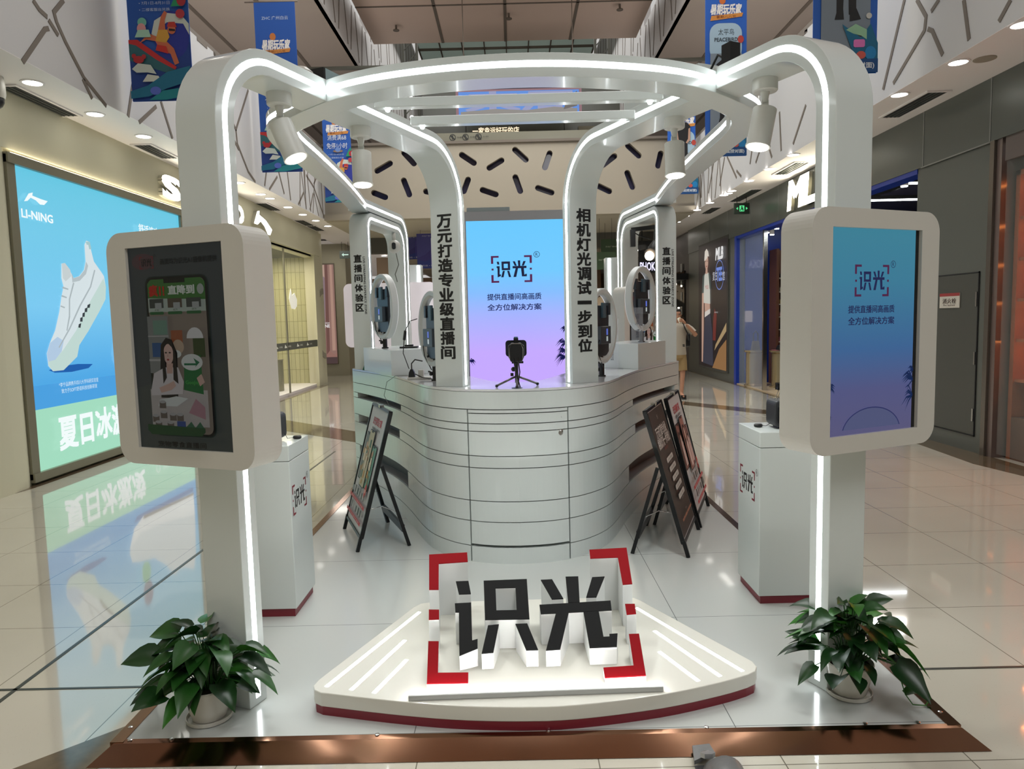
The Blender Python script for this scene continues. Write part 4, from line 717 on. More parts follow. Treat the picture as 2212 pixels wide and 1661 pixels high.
# backlit fashion poster
t = Thing('fashion_lightbox', 'tall dark backlit fashion poster with a woman in a cap and long skirt', 'poster', (5.09, 18.2, 1.8))
t.part('frame', MB().box(5.07, 5.1, 16.95, 19.6, .2, 3.45, P((70, 70, 66))))
a = Art((5.068, 19.55, .25), (0, -1, 0), UPZ, (-1, 0, 0), .0015, mk=lambda c: E(c, .75)); a.rect(0, 2.55, 0, 3.15, (34, 28, 30))
SK = (196, 158, 140)
a.poly([(1.3, .0), (2.5, .0), (2.5, .75), (1.9, .5)], (150, 110, 70)); a.poly([(1.5, .45), (2.5, .95), (2.5, 1.15), (1.6, .6)], (176, 150, 110)); a.poly([(1.35, .7), (1.6, .7), (1.7, 1.35), (1.5, 1.5), (1.38, 1.2)], (110, 44, 40))
a.poly([(.42, .08), (1.4, .05), (1.32, .9), (1.12, 1.4), (.62, 1.32)], (56, 58, 72)); a.poly([(.3, .1), (.42, .1), (.5, 1.0), (.52, 2.0), (.34, 2.0), (.3, 1.2)], SK); a.poly([(.6, 1.28), (1.12, 1.38), (1.12, 1.5), (.62, 1.42)], (220, 212, 204)); a.poly([(.62, 1.42), (1.12, 1.5), (1.1, 1.66), (.6, 1.66)], SK)
a.poly([(.52, 1.66), (1.14, 1.62), (1.1, 2.3), (.98, 2.42), (.66, 2.42), (.5, 2.3)], (206, 206, 196)); a.poly([(.34, 1.92), (.52, 1.92), (.6, 2.42), (.42, 2.36)], (70, 84, 82)); a.poly([(1.1, 2.0), (1.22, 2.0), (1.14, 2.34), (.98, 2.42)], (70, 84, 82)); a.text('MLB', .84, 2.06, .1, (190, 110, 110), w=.3)
a.poly([(.7, 2.4), (.92, 2.4), (.9, 2.56), (.74, 2.56)], SK); a.oval(.82, 2.7, .16, .2, SK); a.poly([(.6, 2.74), (.66, 2.98), (.82, 3.04), (.98, 2.96), (1.06, 2.82), (.95, 2.84), (.84, 2.78)], (226, 218, 206)); a.rect(.78, .9, 2.58, 2.6, (150, 70, 66)); a.rect(.72, .78, 2.71, 2.73, (50, 40, 40)); a.rect(.88, .94, 2.71, 2.73, (50, 40, 40))
a.text('MLB', 2.0, 2.82, .26, (245, 245, 245), bold=.06, w=.62, shear=.15); a.text('复古', 1.62, 2.3, .22, (220, 220, 225), w=.4); a.text('TEE', 2.0, 2.32, .3, (120, 150, 235), bold=.05, w=.45); a.text('馆', 2.35, 2.26, .22, (220, 220, 225), w=.2); a.mb.strip_ring(a, 2.02, 2.3, .36, .34, a.mk((120, 150, 235))); a.text('VINTAGE', 1.75, 1.4, .04, (190, 190, 190), w=.3)
t.part('picture', a.mb)
# far right corridor shops
DK2 = mat('dark_brown_wall', (62, 54, 50), .5)
W = MB().box(5.1, 5.3, 20.8, 40, 2.9, 3.97, DK2).box(5.1, 5.3, 20.8, 21.2, 0, 2.9, DK2).box(5.08, 5.1, 24.8, 25.2, 0, 2.9, DK2).box(8.2, 8.3, 20, 40, 0, 3.97, DK2).box(-9, 9, 40, 40.2, 0, 4, mat('far_wall_warm', (140, 112, 84), .7))
struct('wall_right', W)
DI = (54, 46, 42)
t = Thing('corridor_shop_sign', 'dark box sign with purple white lettering far down the right corridor', 'sign', (3.7, 19.4, 2.95)); t.part('sign_box', MB().box(3.42, 4.15, 19.4, 19.5, 2.75, 3.6, DARK).box(3.5, 3.53, 19.44, 19.47, 3.6, 3.98, DARK).box(4.0, 4.03, 19.44, 19.47, 3.6, 3.98, DARK)); a = Art((3.7, 19.39, 2.92), (1, 0, 0), UPZ, (0, -1, 0), .002, mk=lambda c: E(c, 1.5)); a.text('PHOKA', 0, 0, .22, (220, 215, 250), bold=.02, w=.5); t.part('lettering', a.mb)
SHL = mat('glass_door_sticker', (170, 170, 166), .5)
t = Thing('glass_shopfront', 'dark glass shopfront with a column of pale stickers beyond the fashion poster', 'shopfront', (5.06, 22.5, 0)); t.part('glass', MB().box(5.06, 5.08, 21.2, 24.8, 0, 2.9, mat('dark_glass', (44, 42, 40), .05, spec=.9)))
for i in range(7): t.part('sticker', MB().box(5.045, 5.055, 21.45, 21.6, .35+i*.42, .6+i*.42, SHL))
t.part('canopy', MB().box(4.7, 5.3, 20.9, 25, 2.62, 2.8, DARK))
rr = random.Random(4)
t = Thing('lit_shop_interior', 'jumble of small lit goods and lamps in the shop beyond the person', 'shop display', (4.98, 23, 1)); b = MB(); b2 = MB()
for i in range(60):
    y, z = rr.uniform(21.3, 24.6), rr.uniform(.4, 2.6); s = rr.uniform(.02, .07); (b if i % 3 else b2).box(5.04, 5.055, y, y+s*2, z, z+s, mat('goods_%d' % (i % 4), [(120, 90, 70), (90, 80, 72), (150, 130, 110), (70, 60, 58)][i % 4], .6) if i % 3 else LEDW)
t.part('goods', b, kind='stuff'); t.part('small_lamps', b2, kind='stuff')
# warm far end below the bridge
struct('wall_back', MB().box(-3.4, 4.2, 34, 34.1, 0, 3.97, mat('far_brown', (128, 100, 78), .7)))
t = Thing('escalator', 'pale escalator balustrade far behind, seen beside the right pillar', 'escalator', (3.0, 27, 0)); t.part('balustrade', MB().bar((1.6, 27, 1.1), (4.2, 27, 2.6), .1, .5, mat('escalator_panel', (206, 186, 160), .4, emit=.15)).bar((1.6, 26.9, 1.5), (4.2, 26.9, 3.0), .12, .07, BLACK))
t.part('truss', MB().bar((1.6, 27.1, .6), (4.2, 27.1, 2.1), .6, .4, DARK))
for i, (x, z) in enumerate(((2.35, 2.3), (2.5, 2.0), (1.8, 1.3))): solo('hanging_lantern', 'glowing white lantern far behind the booth, %s' % ('upper', 'middle', 'lower')[i], 'lantern', MB().box(x-.12, x+.12, 25.9, 26, z, z+.4, mat('lantern_glow', (255, 236, 205), .5, emit=2.2)), (x, 26, z), 'lanterns behind the booth')

# ================================================================== the booth
ZP = .04; ZC = 1.165
t = Thing('booth_platform', 'low white square booth platform with a rose gold metal ramp along its front', 'platform', (.04, 5.5, 0))
DECK = mat('white_deck_board', (196, 199, 196), .2, coat=.3); nt = DECK.node_tree
_b = nt.nodes['Principled BSDF']; _br = nt.nodes.new('ShaderNodeTexBrick'); _tc = nt.nodes.new('ShaderNodeTexCoord'); _mp = nt.nodes.new('ShaderNodeMapping'); _mp.inputs['Location'].default_value = (.45, .9, 0)
nt.links.new(_tc.outputs['Object'], _mp.inputs[0]); nt.links.new(_mp.outputs[0], _br.inputs[0]); _br.offset = 0; _br.inputs['Scale'].default_value = 1; _br.inputs['Brick Width'].default_value = 1.22; _br.inputs['Row Height'].default_value = 1.0; _br.inputs['Mortar Size'].default_value = .0018
_br.inputs['Color1'].default_value = _br.inputs['Color2'].default_value = lin((196, 199, 196)); _br.inputs['Mortar'].default_value = lin((110, 112, 112)); nt.links.new(_br.outputs['Color'], _b.inputs['Base Color'])
t.part('deck', MB().box(-1.53, 1.615, 2.585, 10.2, .002, ZP, DECK))
b = MB()
A_ = [(-1.53, 2.585), (1.63, 2.565)]; 
b.add([(-1.60, 2.487, .002), (1.70, 2.467, .002), (1.645, 2.555, ZP), (-1.545, 2.575, ZP), (-1.53, 2.60, ZP+.003), (1.62, 2.58, ZP+.003)], [(0, 1, 2, 3), (3, 2, 5, 4)], BRASS)
t.part('front_ramp', b)
b = MB(); b.box(-1.56, -1.51, 2.58, 10.2, .002, ZP+.003, BRASS).box(1.6, 1.65, 2.57, 10.2, .002, ZP+.003, BRASS); t.part('edge_trim', b)
SCR = mat('screw_steel', (210, 210, 212), .2, metal=1)
b = MB()
for x in (-1.49, -1.33, -.55, .1, .7, 1.3, 1.5): t.part('screw', MB().lathe([(.009, 0), (.009, .003), (.004, .005)], (x, 2.592, ZP+.002), SCR, 10))
for y in (2.68, 2.84, 3.02): t.part('screw', MB().lathe([(.009, 0), (.009, .003), (.004, .005)], (-1.535, y, ZP+.002), SCR, 10)); t.part('screw', MB().lathe([(.009, 0), (.009, .003), (.004, .005)], (1.625, y-.02, ZP+.002), SCR, 10))

# ---- gantry
G = Thing('booth_gantry', 'white arched booth frame with glowing light strips, two front arches joined by a curved ring', 'booth frame', (.04, 5.0, ZP))
INK = P((24, 25, 26))
def plane_frame(K, end, side):
    K = Vector(K); d = Vector(end)-K; L = d.length; u = d/L; wv = Vector((-u.y, u.x))*side
    return lambda s, z, w_: (K.x+u.x*s+wv.x*w_, K.y+u.y*s+wv.y*w_, z), L, u, wv
ARCH = {}
for side, K, Bp, zt, txt, nm in ((1, (-1.106, 2.794), (-.335, 4.70), 2.682, '万元打造专业级直播间', 'left'), (-1, (1.259, 2.83), (.39, 4.74), 2.695, '相机灯光调试一步到位', 'right')):
    F, L, u, wv = plane_frame(K, Bp, side); ARCH[side] = (F, L, u, wv)
    r1, r2 = .29, .36; s0, s1 = .05, L+.05
    path = [(s0, ZP)]+[(s0, z) for z in (.8, 1.6)]+arc(s0+r1, zt-r1, r1, 180, 90, 12)+arc(s1-r2, zt-r2, r2, 90, 0, 12)+[(s1, 1.8), (s1, ZC)]
    b = MB(); b.strip(offs(path, .05), offs(path, -.05), 0, .2, WHITE, F=F, smooth=True)
    ar = G.part('arch', b, label='white front arch standing on the %s' % nm, bevel=.003)
    b = MB(); lp = [(s0, ZP+.03)]+path[1:-1]+[(s1, ZC+.01)]; b.strip(offs(lp, .0125), offs(lp, -.0125), -.0008, .002, LED, F=F); G.part('light_strip', b, parent=ar)
    # vertical lettering on the inner pillar, face looking back along the arch
    o = F(s1-.051, 0, .1); ex = -wv*1 if side == 1 else wv
    ex = Vector((ex.x, ex.y, 0)); n = Vector((-u.x, -u.y, 0))
    a = Art(o, ex, UPZ, n, .0008); z = 2.245 if side == 1 else 2.268
    for i, ch in enumerate(txt):
        a.text(ch, .0, z-i*.0948, .082 if ch != '一' else .014, INK, bold=.042, w=.1, up=False)
    G.part('lettering', a.mb, parent=ar)
# ring
cen = [(-1.40, 6.85), (-1.34, 6.1), (-1.30, 5.4), (-1.28, 4.7), (-1.27, 4.25), (-1.215, 3.98), (-1.07, 3.79), (-.74, 3.47), (-.39, 3.31), (.033, 3.245), (.42, 3.285), (.80, 3.42), (1.13, 3.73), (1.27, 3.95), (1.315, 4.25), (1.32, 4.7), (1.335, 5.4), (1.37, 6.1), (1.43, 6.85)]
cs = smooth(cen, 6); b = MB(); b.strip(offs(cs, .07), offs(cs, -.08), 2.628, 2.728, WHITE, smooth=True); rg = G.part('ring_beam', b, label='curved horizontal ring beam', bevel=.003)
outer = offs(cs, -.0785); k0, k1 = 5*6, 13*6
b = MB(); q = outer[k0:k1+1]; b.strip(q, offs(q, -.0022), 2.669, 2.695, LED)
inner = offs(cs, .0685); 
for seg in (inner[:5*6-3], inner[13*6+5:]): b.strip(seg, offs(seg, .0022), 2.669, 2.695, LED)
G.part('light_strip', b, parent=rg)
for i, (x0, y0, x1, y1) in enumerate(((-.65, 3.65, .76, 3.63), (-.52, 3.98, .68, 3.96))):
    cb = G.part('cross_bar', MB().bar((x0, y0, 2.672), (x1, y1, 2.672), .055, .045, WHITE), label='thin white cross bar between the arches, %s one' % ('front' if i == 0 else 'rear'), bevel=.004)
    G.part('bar_end_light', MB().ball((x0+.06, y0, 2.645), .014, LED, 8), parent=cb); G.part('bar_end_light', MB().ball((x1-.06, y1, 2.645), .014, LED, 8), parent=cb)
# side portals
for side, K, E2, nm in ((1, (-1.325, 6.72), (-1.155, 7.78), 'left'), (-1, (1.37, 6.72), (1.20, 7.78), 'right')):
    F, L, u, wv = plane_frame(K, E2, side)
    path = [(.05, ZC), (.05, 1.8)]+arc(.05+.1, 2.575-.1, .1, 180, 90, 8)+arc(L+.05-.2, 2.575-.2, .2, 90, 0, 8)+[(L+.05, 1.6), (L+.05, ZP)]
    b = MB(); b.strip(offs(path, .05), offs(path, -.05), 0, .17, WHITE, F=F, smooth=True)
    po = G.part('side_portal', b, label='side portal frame standing on the %s of the counter' % nm, bevel=.003)
    b = MB(); lp = path[:-1]+[(L+.05, 1.2)]; b.strip(offs(lp, .011), offs(lp, -.011), -.0008, .002, LED, F=F)
    p2 = [(0, 2.685)]+arc(L+.17-.22, 2.685-.22, .22, 90, 0, 8)+[(L+.17, 1.6), (L+.17, ZP)]
    c = MB(); c.strip(offs(p2, .05), offs(p2, -.05), 0, .17, WHITE, F=F, smooth=True); G.part('rear_beam', c, parent=po)
    b.strip(offs(p2[:-1], .011), offs(p2[:-1], -.011), -.0008, .002, LED, F=F); G.part('light_strip', b, parent=po)
    o = F(-.001, 0, .085); ex = -wv if side == 1 else wv; ex = Vector((ex.x, ex.y, 0)); n = Vector((-u.x, -u.y, 0)); a = Art(o, ex, UPZ, n, .0008)
    z = 2.195
    for i, ch in enumerate('直播间体验区'): a.text(ch, -.012, z-i*.0905, .068, INK, bold=.042, w=.074, up=False)
    a.text('LIVE STREAMING EXPERIECE ZONE', .048, z-.25, .02, INK, bold=.015, w=.53, rot=-math.pi/2)
    G.part('lettering', a.mb, parent=po)
# ---- spotlights under the arches
sl = ['white track spotlight under the left arch, near the front bend', 'white track spotlight under the left arch, nearer the counter', 'white track spotlight under the right arch, near the front bend', 'white track spotlight under the right arch, nearer the counter']
for i, (sd, s_, tilt) in enumerate(((1, .52, (.03, -.04)), (1, 1.16, (.01, .03)), (-1, .50, (-.03, .01)), (-1, 1.16, (-.0, .03)))):
    F, L, u, wv = ARCH[sd]; zt = 2.632 if sd == 1 else 2.645; p = Vector(F(s_, zt, .12)); t = Thing('track_spotlight', sl[i], 'spotlight', tuple(p), 'spotlights under the arches')
    m = mat('spot_white', (222, 222, 216), .4)
    t.part('mount_base', MB().lathe([(.055, 0), (.055, -.05), (.05, -.055)], tuple(p), m, 20)); t.part('bracket', MB().tube([p-Vector((0, 0, .05)), p-Vector((0, 0, .1))], .022, m, 12, r2=.012).bar(p-Vector((.0, 0, .09)), p-Vector((0, 0, .16)), .012, .03, m))
    d = Vector((tilt[0]*9, -.28+tilt[1]*2, -1)).normalized() if i in (0, 2) else Vector((tilt[0]*3, -.12, -1)).normalized()
    if i == 0: d = Vector((.42, -.10, -1)).normalized()
    if i == 2: d = Vector((-.22, -.1, -1)).normalized()
    c = p-Vector((0, 0, .13)); c2 = c+d*.17
    hd = t.part('lamp_head', MB().tube([c-d*.0, c+d*.01, c2], .052, m, 24)); t.part('rim', MB().tube([c2-d*.004, c2+d*.004], .055, m, 24), parent=hd)
    t.part('lens', MB().tube([c2+d*.004, c2+d*.008], .045, mat('spot_lens', (255, 253, 245), .4, emit=9.0), 20), parent=hd)
    sp = bpy.data.lights.new('spot_beam', 'SPOT'); sp.energy = 32; sp.color = (.96, 1, .97); sp.spot_size = R(95); sp.spot_blend = .5; sp.shadow_soft_size = .04; so = bpy.data.objects.new('spot_beam', sp); COL.objects.link(so); so.location = c2+d*.02; so.rotation_euler = d.to_track_quat('-Z', 'Y').to_euler()
# box fittings resting on the arches
F, L, u, wv = ARCH[1]; t = Thing('driver_box', 'grey blue box resting on top of the left arch, with a dark end', 'box', F(.95, 2.735, .1)); t.part('case', MB().box(.75, 1.32, 2.733, 2.80, .03, .16, mat('box_grey_blue', (150, 172, 176), .35), F=lambda s_, z_, w_: F(s_, z_, w_))); t.part('end_cap', MB().box(.735, .75, 2.733, 2.80, .03, .16, BLACK, F=lambda s_, z_, w_: F(s_, z_, w_)))
t = Thing('paper_fan', 'small white ribbed round object lying on the left arch', 'fan', F(.66, 2.735, .1)); b = MB(); c = F(.66, 2.733, .1); b.lathe([(.05, 0), (.055, .03), (.03, .05), (.01, .055)], c, WARM, 14, smooth=False); t.part('ribbed_body', b)
F2 = ARCH[-1][0]; t = Thing('driver_box', 'long white box resting on top of the right arch', 'box', F2(1.0, 2.75, .1)); t.part('case', MB().box(.85, 1.5, 2.746, 2.82, .03, .15, WHITE, F=lambda s_, z_, w_: F2(s_, z_, w_)))
t = Thing('clip_lamp', 'small black clamp fitting on top of the right arch', 'clamp', F2(.7, 2.75, .1)); t.part('clamp_body', MB().box(.66, .72, 2.746, 2.86, .06, .12, BLACK, F=lambda s_, z_, w_: F2(s_, z_, w_))); t.part('cable', MB().tube([F2(.72, 2.8, .09), F2(.78, 2.84, .09), F2(.85, 2.77, .09)], .006, BLACK, 6))
# ---- kiosk screens on the front legs
def front_screen(side, lab, K):
    F, L, u, wv = ARCH[side]
    t = Thing('display_screen', lab, 'screen', F(-.07, 1.07, .1))
    H = lambda w_, z_, s_: F(s_, z_, w_)
    zc_ = 1.52; w0, w1 = (-.235, .44) if side == 1 else (-.275, .40)
    o = rrect(w0, w1, 1.07, 1.965 if side == 1 else 1.975, .075, 8); hole = (w0+.1, w1-.1, 1.135, 1.905)
    # front face ring around the recessed screen
    b = MB(); n = len(o)
    sq = []
    for (x, z) in o:
        cx, cz = (hole[0]+hole[1])/2, (hole[2]+hole[3])/2
        dx, dz = x-cx, z-cz; k = min((hole[1]-hole[0])/2/max(abs(dx), 1e-6), (hole[3]-hole[2])/2/max(abs(dz), 1e-6)); sq.append((cx+dx*k, cz+dz*k))
    # snap nearest to the real corners
    for c_ in ((hole[0], hole[2]), (hole[0], hole[3]), (hole[1], hole[2]), (hole[1], hole[3])):
        j = min(range(n), key=lambda i: (sq[i][0]-c_[0])**2+(sq[i][1]-c_[1])**2); sq[j] = c_
    fo = [H(x, z, -.15) for x, z in o]; fi = [H(x, z, -.15) for x, z in sq]; fd = [H(x, z, -.135) for x, z in sq]; bk = [H(x, z, -.002) for x, z in o]
    idx = [(i, (i+1) % n) for i in range(n)]
    b.add(fo+fi, [(i, j, j+n, i+n) for i, j in idx], WARM); b.add(fi+fd, [(i, j, j+n, i+n) for i, j in idx], WARM); b.add(fo+bk, [(i, j, j+n, i+n) for i, j in idx], WARM); b.add(bk, [list(range(n))], WARM)
    t.part('housing', b)
    b = MB().box(hole[0]-.002, hole[1]+.002, hole[2]-.002, hole[3]+.002, -.136, -.13, BLACK, F=H)
    sc = t.part('screen_panel', b)
    wd = hole[1]-hole[0]; hh = hole[3]-hole[2]
    # right direction for a viewer in front
    ex = Vector((-wv.x, -wv.y, 0)) if side == 1 else Vector((wv.x, wv.y, 0))
    org = H(hole[1] if side == 1 else hole[0], hole[2], -.137)
    return t, sc, org, ex, Vector((-u.x, -u.y, 0)), wd, hh
def live_picture(org, ex, n, wd, hh, s=.33, name='picture', dz=.0006):
    a = Art(org, ex, UPZ, n, dz, mk=lambda c: E(c, s)); W_, H_ = wd, hh; X = lambda v: v*W_; Y = lambda v: v*H_
    a.rect(0, W_, 0, H_, (84, 92, 88)); a.poly([(0, Y(.3)), (W_, Y(.45)), (W_, H_), (0, H_)], (76, 84, 86)); a.oval(X(.16), Y(.93), X(.12), Y(.04), (104, 76, 82))
    a.logo(X(.2), Y(.925), X(.15), (150, 40, 50), (24, 24, 26)); a.text('画面均为识光A1摄像机提供', X(.64), Y(.925), Y(.028), (20, 22, 24), bold=.02, w=X(.58))
    a.poly(rrect(X(.17), X(.83), Y(.065), Y(.855), X(.07)), (26, 52, 48)); a.poly(rrect(X(.18), X(.82), Y(.07), Y(.85), X(.065)), (18, 20, 22)); a.poly(rrect(X(.2), X(.8), Y(.08), Y(.84), X(.055)), (150, 138, 124))
    a.poly([(X(.2), Y(.68)), (X(.8), Y(.68)), (X(.8), Y(.82)), (X(.76), Y(.84)), (X(.24), Y(.84)), (X(.2), Y(.82))], (70, 130, 60)); a.poly([(X(.2), Y(.68)), (X(.8), Y(.68)), (X(.8), Y(.735)), (X(.2), Y(.75))], (190, 204, 190)); a.rect(X(.38), X(.6), Y(.82), Y(.842), (18, 20, 22))
    a.text('疯1!', X(.3), Y(.785), Y(.055), (214, 40, 30), bold=.05, w=X(.16)); a.text('直降到', X(.56), Y(.785), Y(.042), (236, 244, 230), bold=.05, w=X(.27)); a.oval(X(.76), Y(.785), X(.035), Y(.025), (180, 190, 180))
    for i in range(3):
        x = .22+i*.2; a.rect(X(x), X(x+.15), Y(.7), Y(.745), (70, 78, 74) if i != 1 else (96, 84, 70)); a.rect(X(x+.06), X(x+.13), Y(.695), Y(.725), (180, 186, 182)); a.poly(rrect(X(x), X(x+.15), Y(.668), Y(.682), Y(.006)), (40, 110, 60)); a.text('¥%s' % ('180', '679', '979')[i], X(x+.08), Y(.69), Y(.01), (60, 90, 60))
    a.rect(X(.2), X(.42), Y(.38), Y(.66), (140, 144, 140)); a.rect(X(.26), X(.41), Y(.57), Y(.64), (120, 160, 140)); a.rect(X(.2), X(.42), Y(.56), Y(.565), (190, 190, 186)); a.rect(X(.24), X(.34), Y(.46), Y(.53), (50, 96, 150)); a.rect(X(.2), X(.33), Y(.44), Y(.45), (190, 190, 186))
    a.rect(X(.45), X(.57), Y(.52), Y(.59), (170, 96, 60)); a.oval(X(.52), Y(.51), X(.06), Y(.035), (200, 176, 150))
    a.poly(arc(X(.7), Y(.55), X(.085), 0, 180, 10), (236, 236, 232)); a.rect(X(.695), X(.705), Y(.44), Y(.55), (170, 180, 160)); a.rect(X(.68), X(.8), Y(.46), Y(.55), (60, 80, 40))
    a.poly([(X(.2), Y(.3)), (X(.8), Y(.3)), (X(.8), Y(.22)), (X(.8), Y(.12)), (X(.2), Y(.12))], (196, 190, 184))
    a.poly([(X(.56), Y(.3)), (X(.76), Y(.28)), (X(.75), Y(.47)), (X(.58), Y(.46))], (20, 120, 60)); a.oval(X(.66), Y(.435), X(.11), Y(.04), (226, 232, 226)); a.poly([(X(.58), Y(.43)), (X(.7), Y(.43)), (X(.68), Y(.455)), (X(.74), Y(.435)), (X(.69), Y(.41)), (X(.7), Y(.42)), (X(.58), Y(.42))], (20, 120, 80)); a.text('GooJoy', X(.66), Y(.335), Y(.022), (90, 190, 90), bold=.02, w=X(.15)); a.oval(X(.5), Y(.475), X(.06), Y(.02), (226, 232, 226))
    a.poly([(X(.32), Y(.26)), (X(.5), Y(.26)), (X(.52), Y(.48)), (X(.47), Y(.545)), (X(.41), Y(.555)), (X(.35), Y(.52)), (X(.33), Y(.4))], (24, 18, 20)); a.poly([(X(.22), Y(.3)), (X(.26), Y(.38)), (X(.38), Y(.41)), (X(.52), Y(.41)), (X(.57), Y(.34)), (X(.55), Y(.28)), (X(.22), Y(.27))], (222, 216, 214)); a.poly([(X(.4), Y(.38)), (X(.46), Y(.38)), (X(.47), Y(.43)), (X(.4), Y(.43))], (214, 176, 160)); a.oval(X(.43), Y(.475), X(.052), Y(.05), (226, 190, 176)); a.poly([(X(.375), Y(.5)), (X(.43), Y(.53)), (X(.485), Y(.5)), (X(.48), Y(.535)), (X(.43), Y(.548)), (X(.38), Y(.535))], (24, 18, 20)); a.poly([(X(.36), Y(.33)), (X(.4), Y(.36)), (X(.385), Y(.5)), (X(.36), Y(.5))], (24, 18, 20)); a.poly([(X(.47), Y(.35)), (X(.52), Y(.33)), (X(.51), Y(.48)), (X(.485), Y(.5))], (24, 18, 20))
    for e_ in (.41, .452): a.oval(X(e_), Y(.482), X(.012), Y(.004), (30, 22, 22), n=8)
    a.poly([(X(.43), Y(.478)), (X(.437), Y(.462)), (X(.425), Y(.462))], (200, 156, 140)); a.oval(X(.432), Y(.448), X(.013), Y(.005), (170, 60, 60), n=8)
    a.poly([(X(.32), Y(.31)), (X(.42), Y(.33)), (X(.48), Y(.345)), (X(.5), Y(.32)), (X(.45), Y(.3)), (X(.34), Y(.285))], (220, 184, 168)); a.poly([(X(.72), Y(.36)), (X(.77), Y(.38)), (X(.8), Y(.34)), (X(.75), Y(.32))], (220, 184, 168))
    a.poly([(X(.32), Y(.25)), (X(.5), Y(.27)), (X(.62), Y(.26)), (X(.5), Y(.22)), (X(.3), Y(.22))], (226, 232, 226)); a.poly([(X(.62), Y(.19)), (X(.7), Y(.26)), (X(.79), Y(.22)), (X(.79), Y(.16))], (186, 140, 150))
    for x, y in ((.27, .16), (.36, .18), (.46, .17), (.36, .23), (.54, .17), (.31, .13), (.44, .13)): a.rect(X(x-.035), X(x+.035), Y(y-.02), Y(y+.012), (110, 100, 92)); a.oval(X(x), Y(y+.012), X(.035), Y(.008), (180, 180, 178), n=12)
    a.rect(X(.51), X(.6), Y(.11), Y(.15), (50, 80, 150)); a.poly([(X(.6), Y(.12)), (X(.66), Y(.15)), (X(.7), Y(.12)), (X(.75), Y(.15)), (X(.79), Y(.12)), (X(.79), Y(.1)), (X(.6), Y(.1))], (50, 110, 80))
    a.poly([(X(.2), Y(.13)), (X(.8), Y(.12)), (X(.8), Y(.1)), (X(.76), Y(.08)), (X(.24), Y(.08)), (X(.2), Y(.1))], (30, 84, 44)); a.text('宠物零食直播间', X(.55), Y(.035), Y(.028), (14, 14, 14), bold=.03, w=X(.5))
    return a
t, sc, org, ex, n, wd, hh = front_screen(1, 'white rounded kiosk screen on the left arch leg, showing a woman selling pet snacks', None)
a = live_picture(org, ex, n, wd, hh, .15); t.part('picture', a.mb, parent=sc, label='dim live stream picture')
t, sc, org, ex, n, wd, hh = front_screen(-1, 'white rounded kiosk screen on the right arch leg, showing a blue to purple slide', None)
SG = gradient('kiosk_gradient', [(0, (86, 84, 120)), (.22, (80, 84, 128)), (.42, (58, 98, 146)), (.75, (58, 122, 150)), (1, (60, 128, 150))], 2, .95)
a = Art(org, ex, UPZ, n, .0007, mk=lambda c: E(c, .8)); g = MB(); g.add([a.at(0, 0), a.at(wd-.02, 0), a.at(wd-.02, hh), a.at(0, hh)], [(0, 1, 2, 3)], SG); t.part('slide', g, parent=sc, label='blue to purple slide')
def brand_slide(a, W_, H_, t, sc, palms=True, ink=(34, 40, 84), red=(84, 36, 74), leaf=(20, 40, 84)):
    a.k = 1; a.logo(W_*.48, H_*.75, W_*.4, red, ink); a.flush(t, 'brand_mark', sc); a.text('提供直播间高画质', W_*.48, H_*.612, W_*.062, ink, bold=.02, w=W_*.54); a.text('全方位解决方案', W_*.48, H_*.555, W_*.062, ink, bold=.02, w=W_*.54)
    a.flush(t, 'slide_lettering', sc)
    if palms:
        rp = random.Random(5); a.k += 1
        for cx, cy, sg, sp in ((W_, H_*.25, -1, 1), (W_, H_*.17, -1, 1), (0, H_*.24, 1, .5), (W_, H_*.30, -1, .5), (0, H_*.1, 1, .25)):
            for k in range(8):
                an = rp.uniform(-.9, .9); ln_ = W_*.16*sp*rp.uniform(.6, 1); x1, y1 = cx+sg*ln_*math.cos(an), cy+ln_*math.sin(an)*.9-ln_*.25; mx, my = cx+sg*ln_*.55*math.cos(an), cy+ln_*.6*math.sin(an)+ln_*.12
                a.poly([(cx, cy+.004), (mx, my+W_*.008), (x1, y1), (mx, my-W_*.008), (cx, cy-.004)], leaf, False)
        q = arc(W_*.5, 0, W_*.34, 12, 168, 20); q = [(x, y*.62) for x, y in q]; a.k += 1
        a.poly(q, (84, 90, 128) if leaf[2] < 90 else (150, 140, 220)); qq = [(W_*.5+(x-W_*.5)*1.03, y*1.04) for x, y in q]; o_ = offs(q, 0)
        for i in range(len(q)-1): a.poly([q[i], q[i+1], qq[i+1], qq[i]], (44, 50, 100), False)
brand_slide(a, wd-.02, hh, t, sc); t.part('palm_picture', a.mb, parent=sc)

# ---- counter
half = [(0, 4.47), (.15, 4.485), (.3, 4.535), (.45, 4.64), (.6, 4.83), (.71, 5.08), (.83, 5.42), (.99, 5.82), (1.18, 6.2), (1.39, 6.57), (1.565, 6.87)]
XC = .02
hs = smooth(half, 5); prof = [(XC-x, y) for x, y in hs[::-1]]+[(XC+x, y) for x, y in hs[1:]]
full = [(XC-1.57, 8.3)]+prof+[(XC+1.57, 8.3)]
_base = len(prof)
acc = [0]
for i in range(1, len(prof)): acc.append(acc[-1]+math.hypot(prof[i][0]-prof[i-1][0], prof[i][1]-prof[i-1][1]))
def sub(a0, a1):
    """piece of the front outline whose x runs a0..a1"""
    def at(x):
        for i in range(len(prof)-1):
            if (prof[i][0]-x)*(prof[i+1][0]-x) <= 0 and prof[i][0] != prof[i+1][0]:
                k = (x-prof[i][0])/(prof[i+1][0]-prof[i][0]); return (x, prof[i][1]+k*(prof[i+1][1]-prof[i][1]))
        return prof[0] if x < 0 else prof[-1]
    a0 = max(a0, prof[0][0]); a1 = min(a1, prof[-1][0])
    return [at(a0)]+[p for p in prof if a0 < p[0] < a1]+[at(a1)]
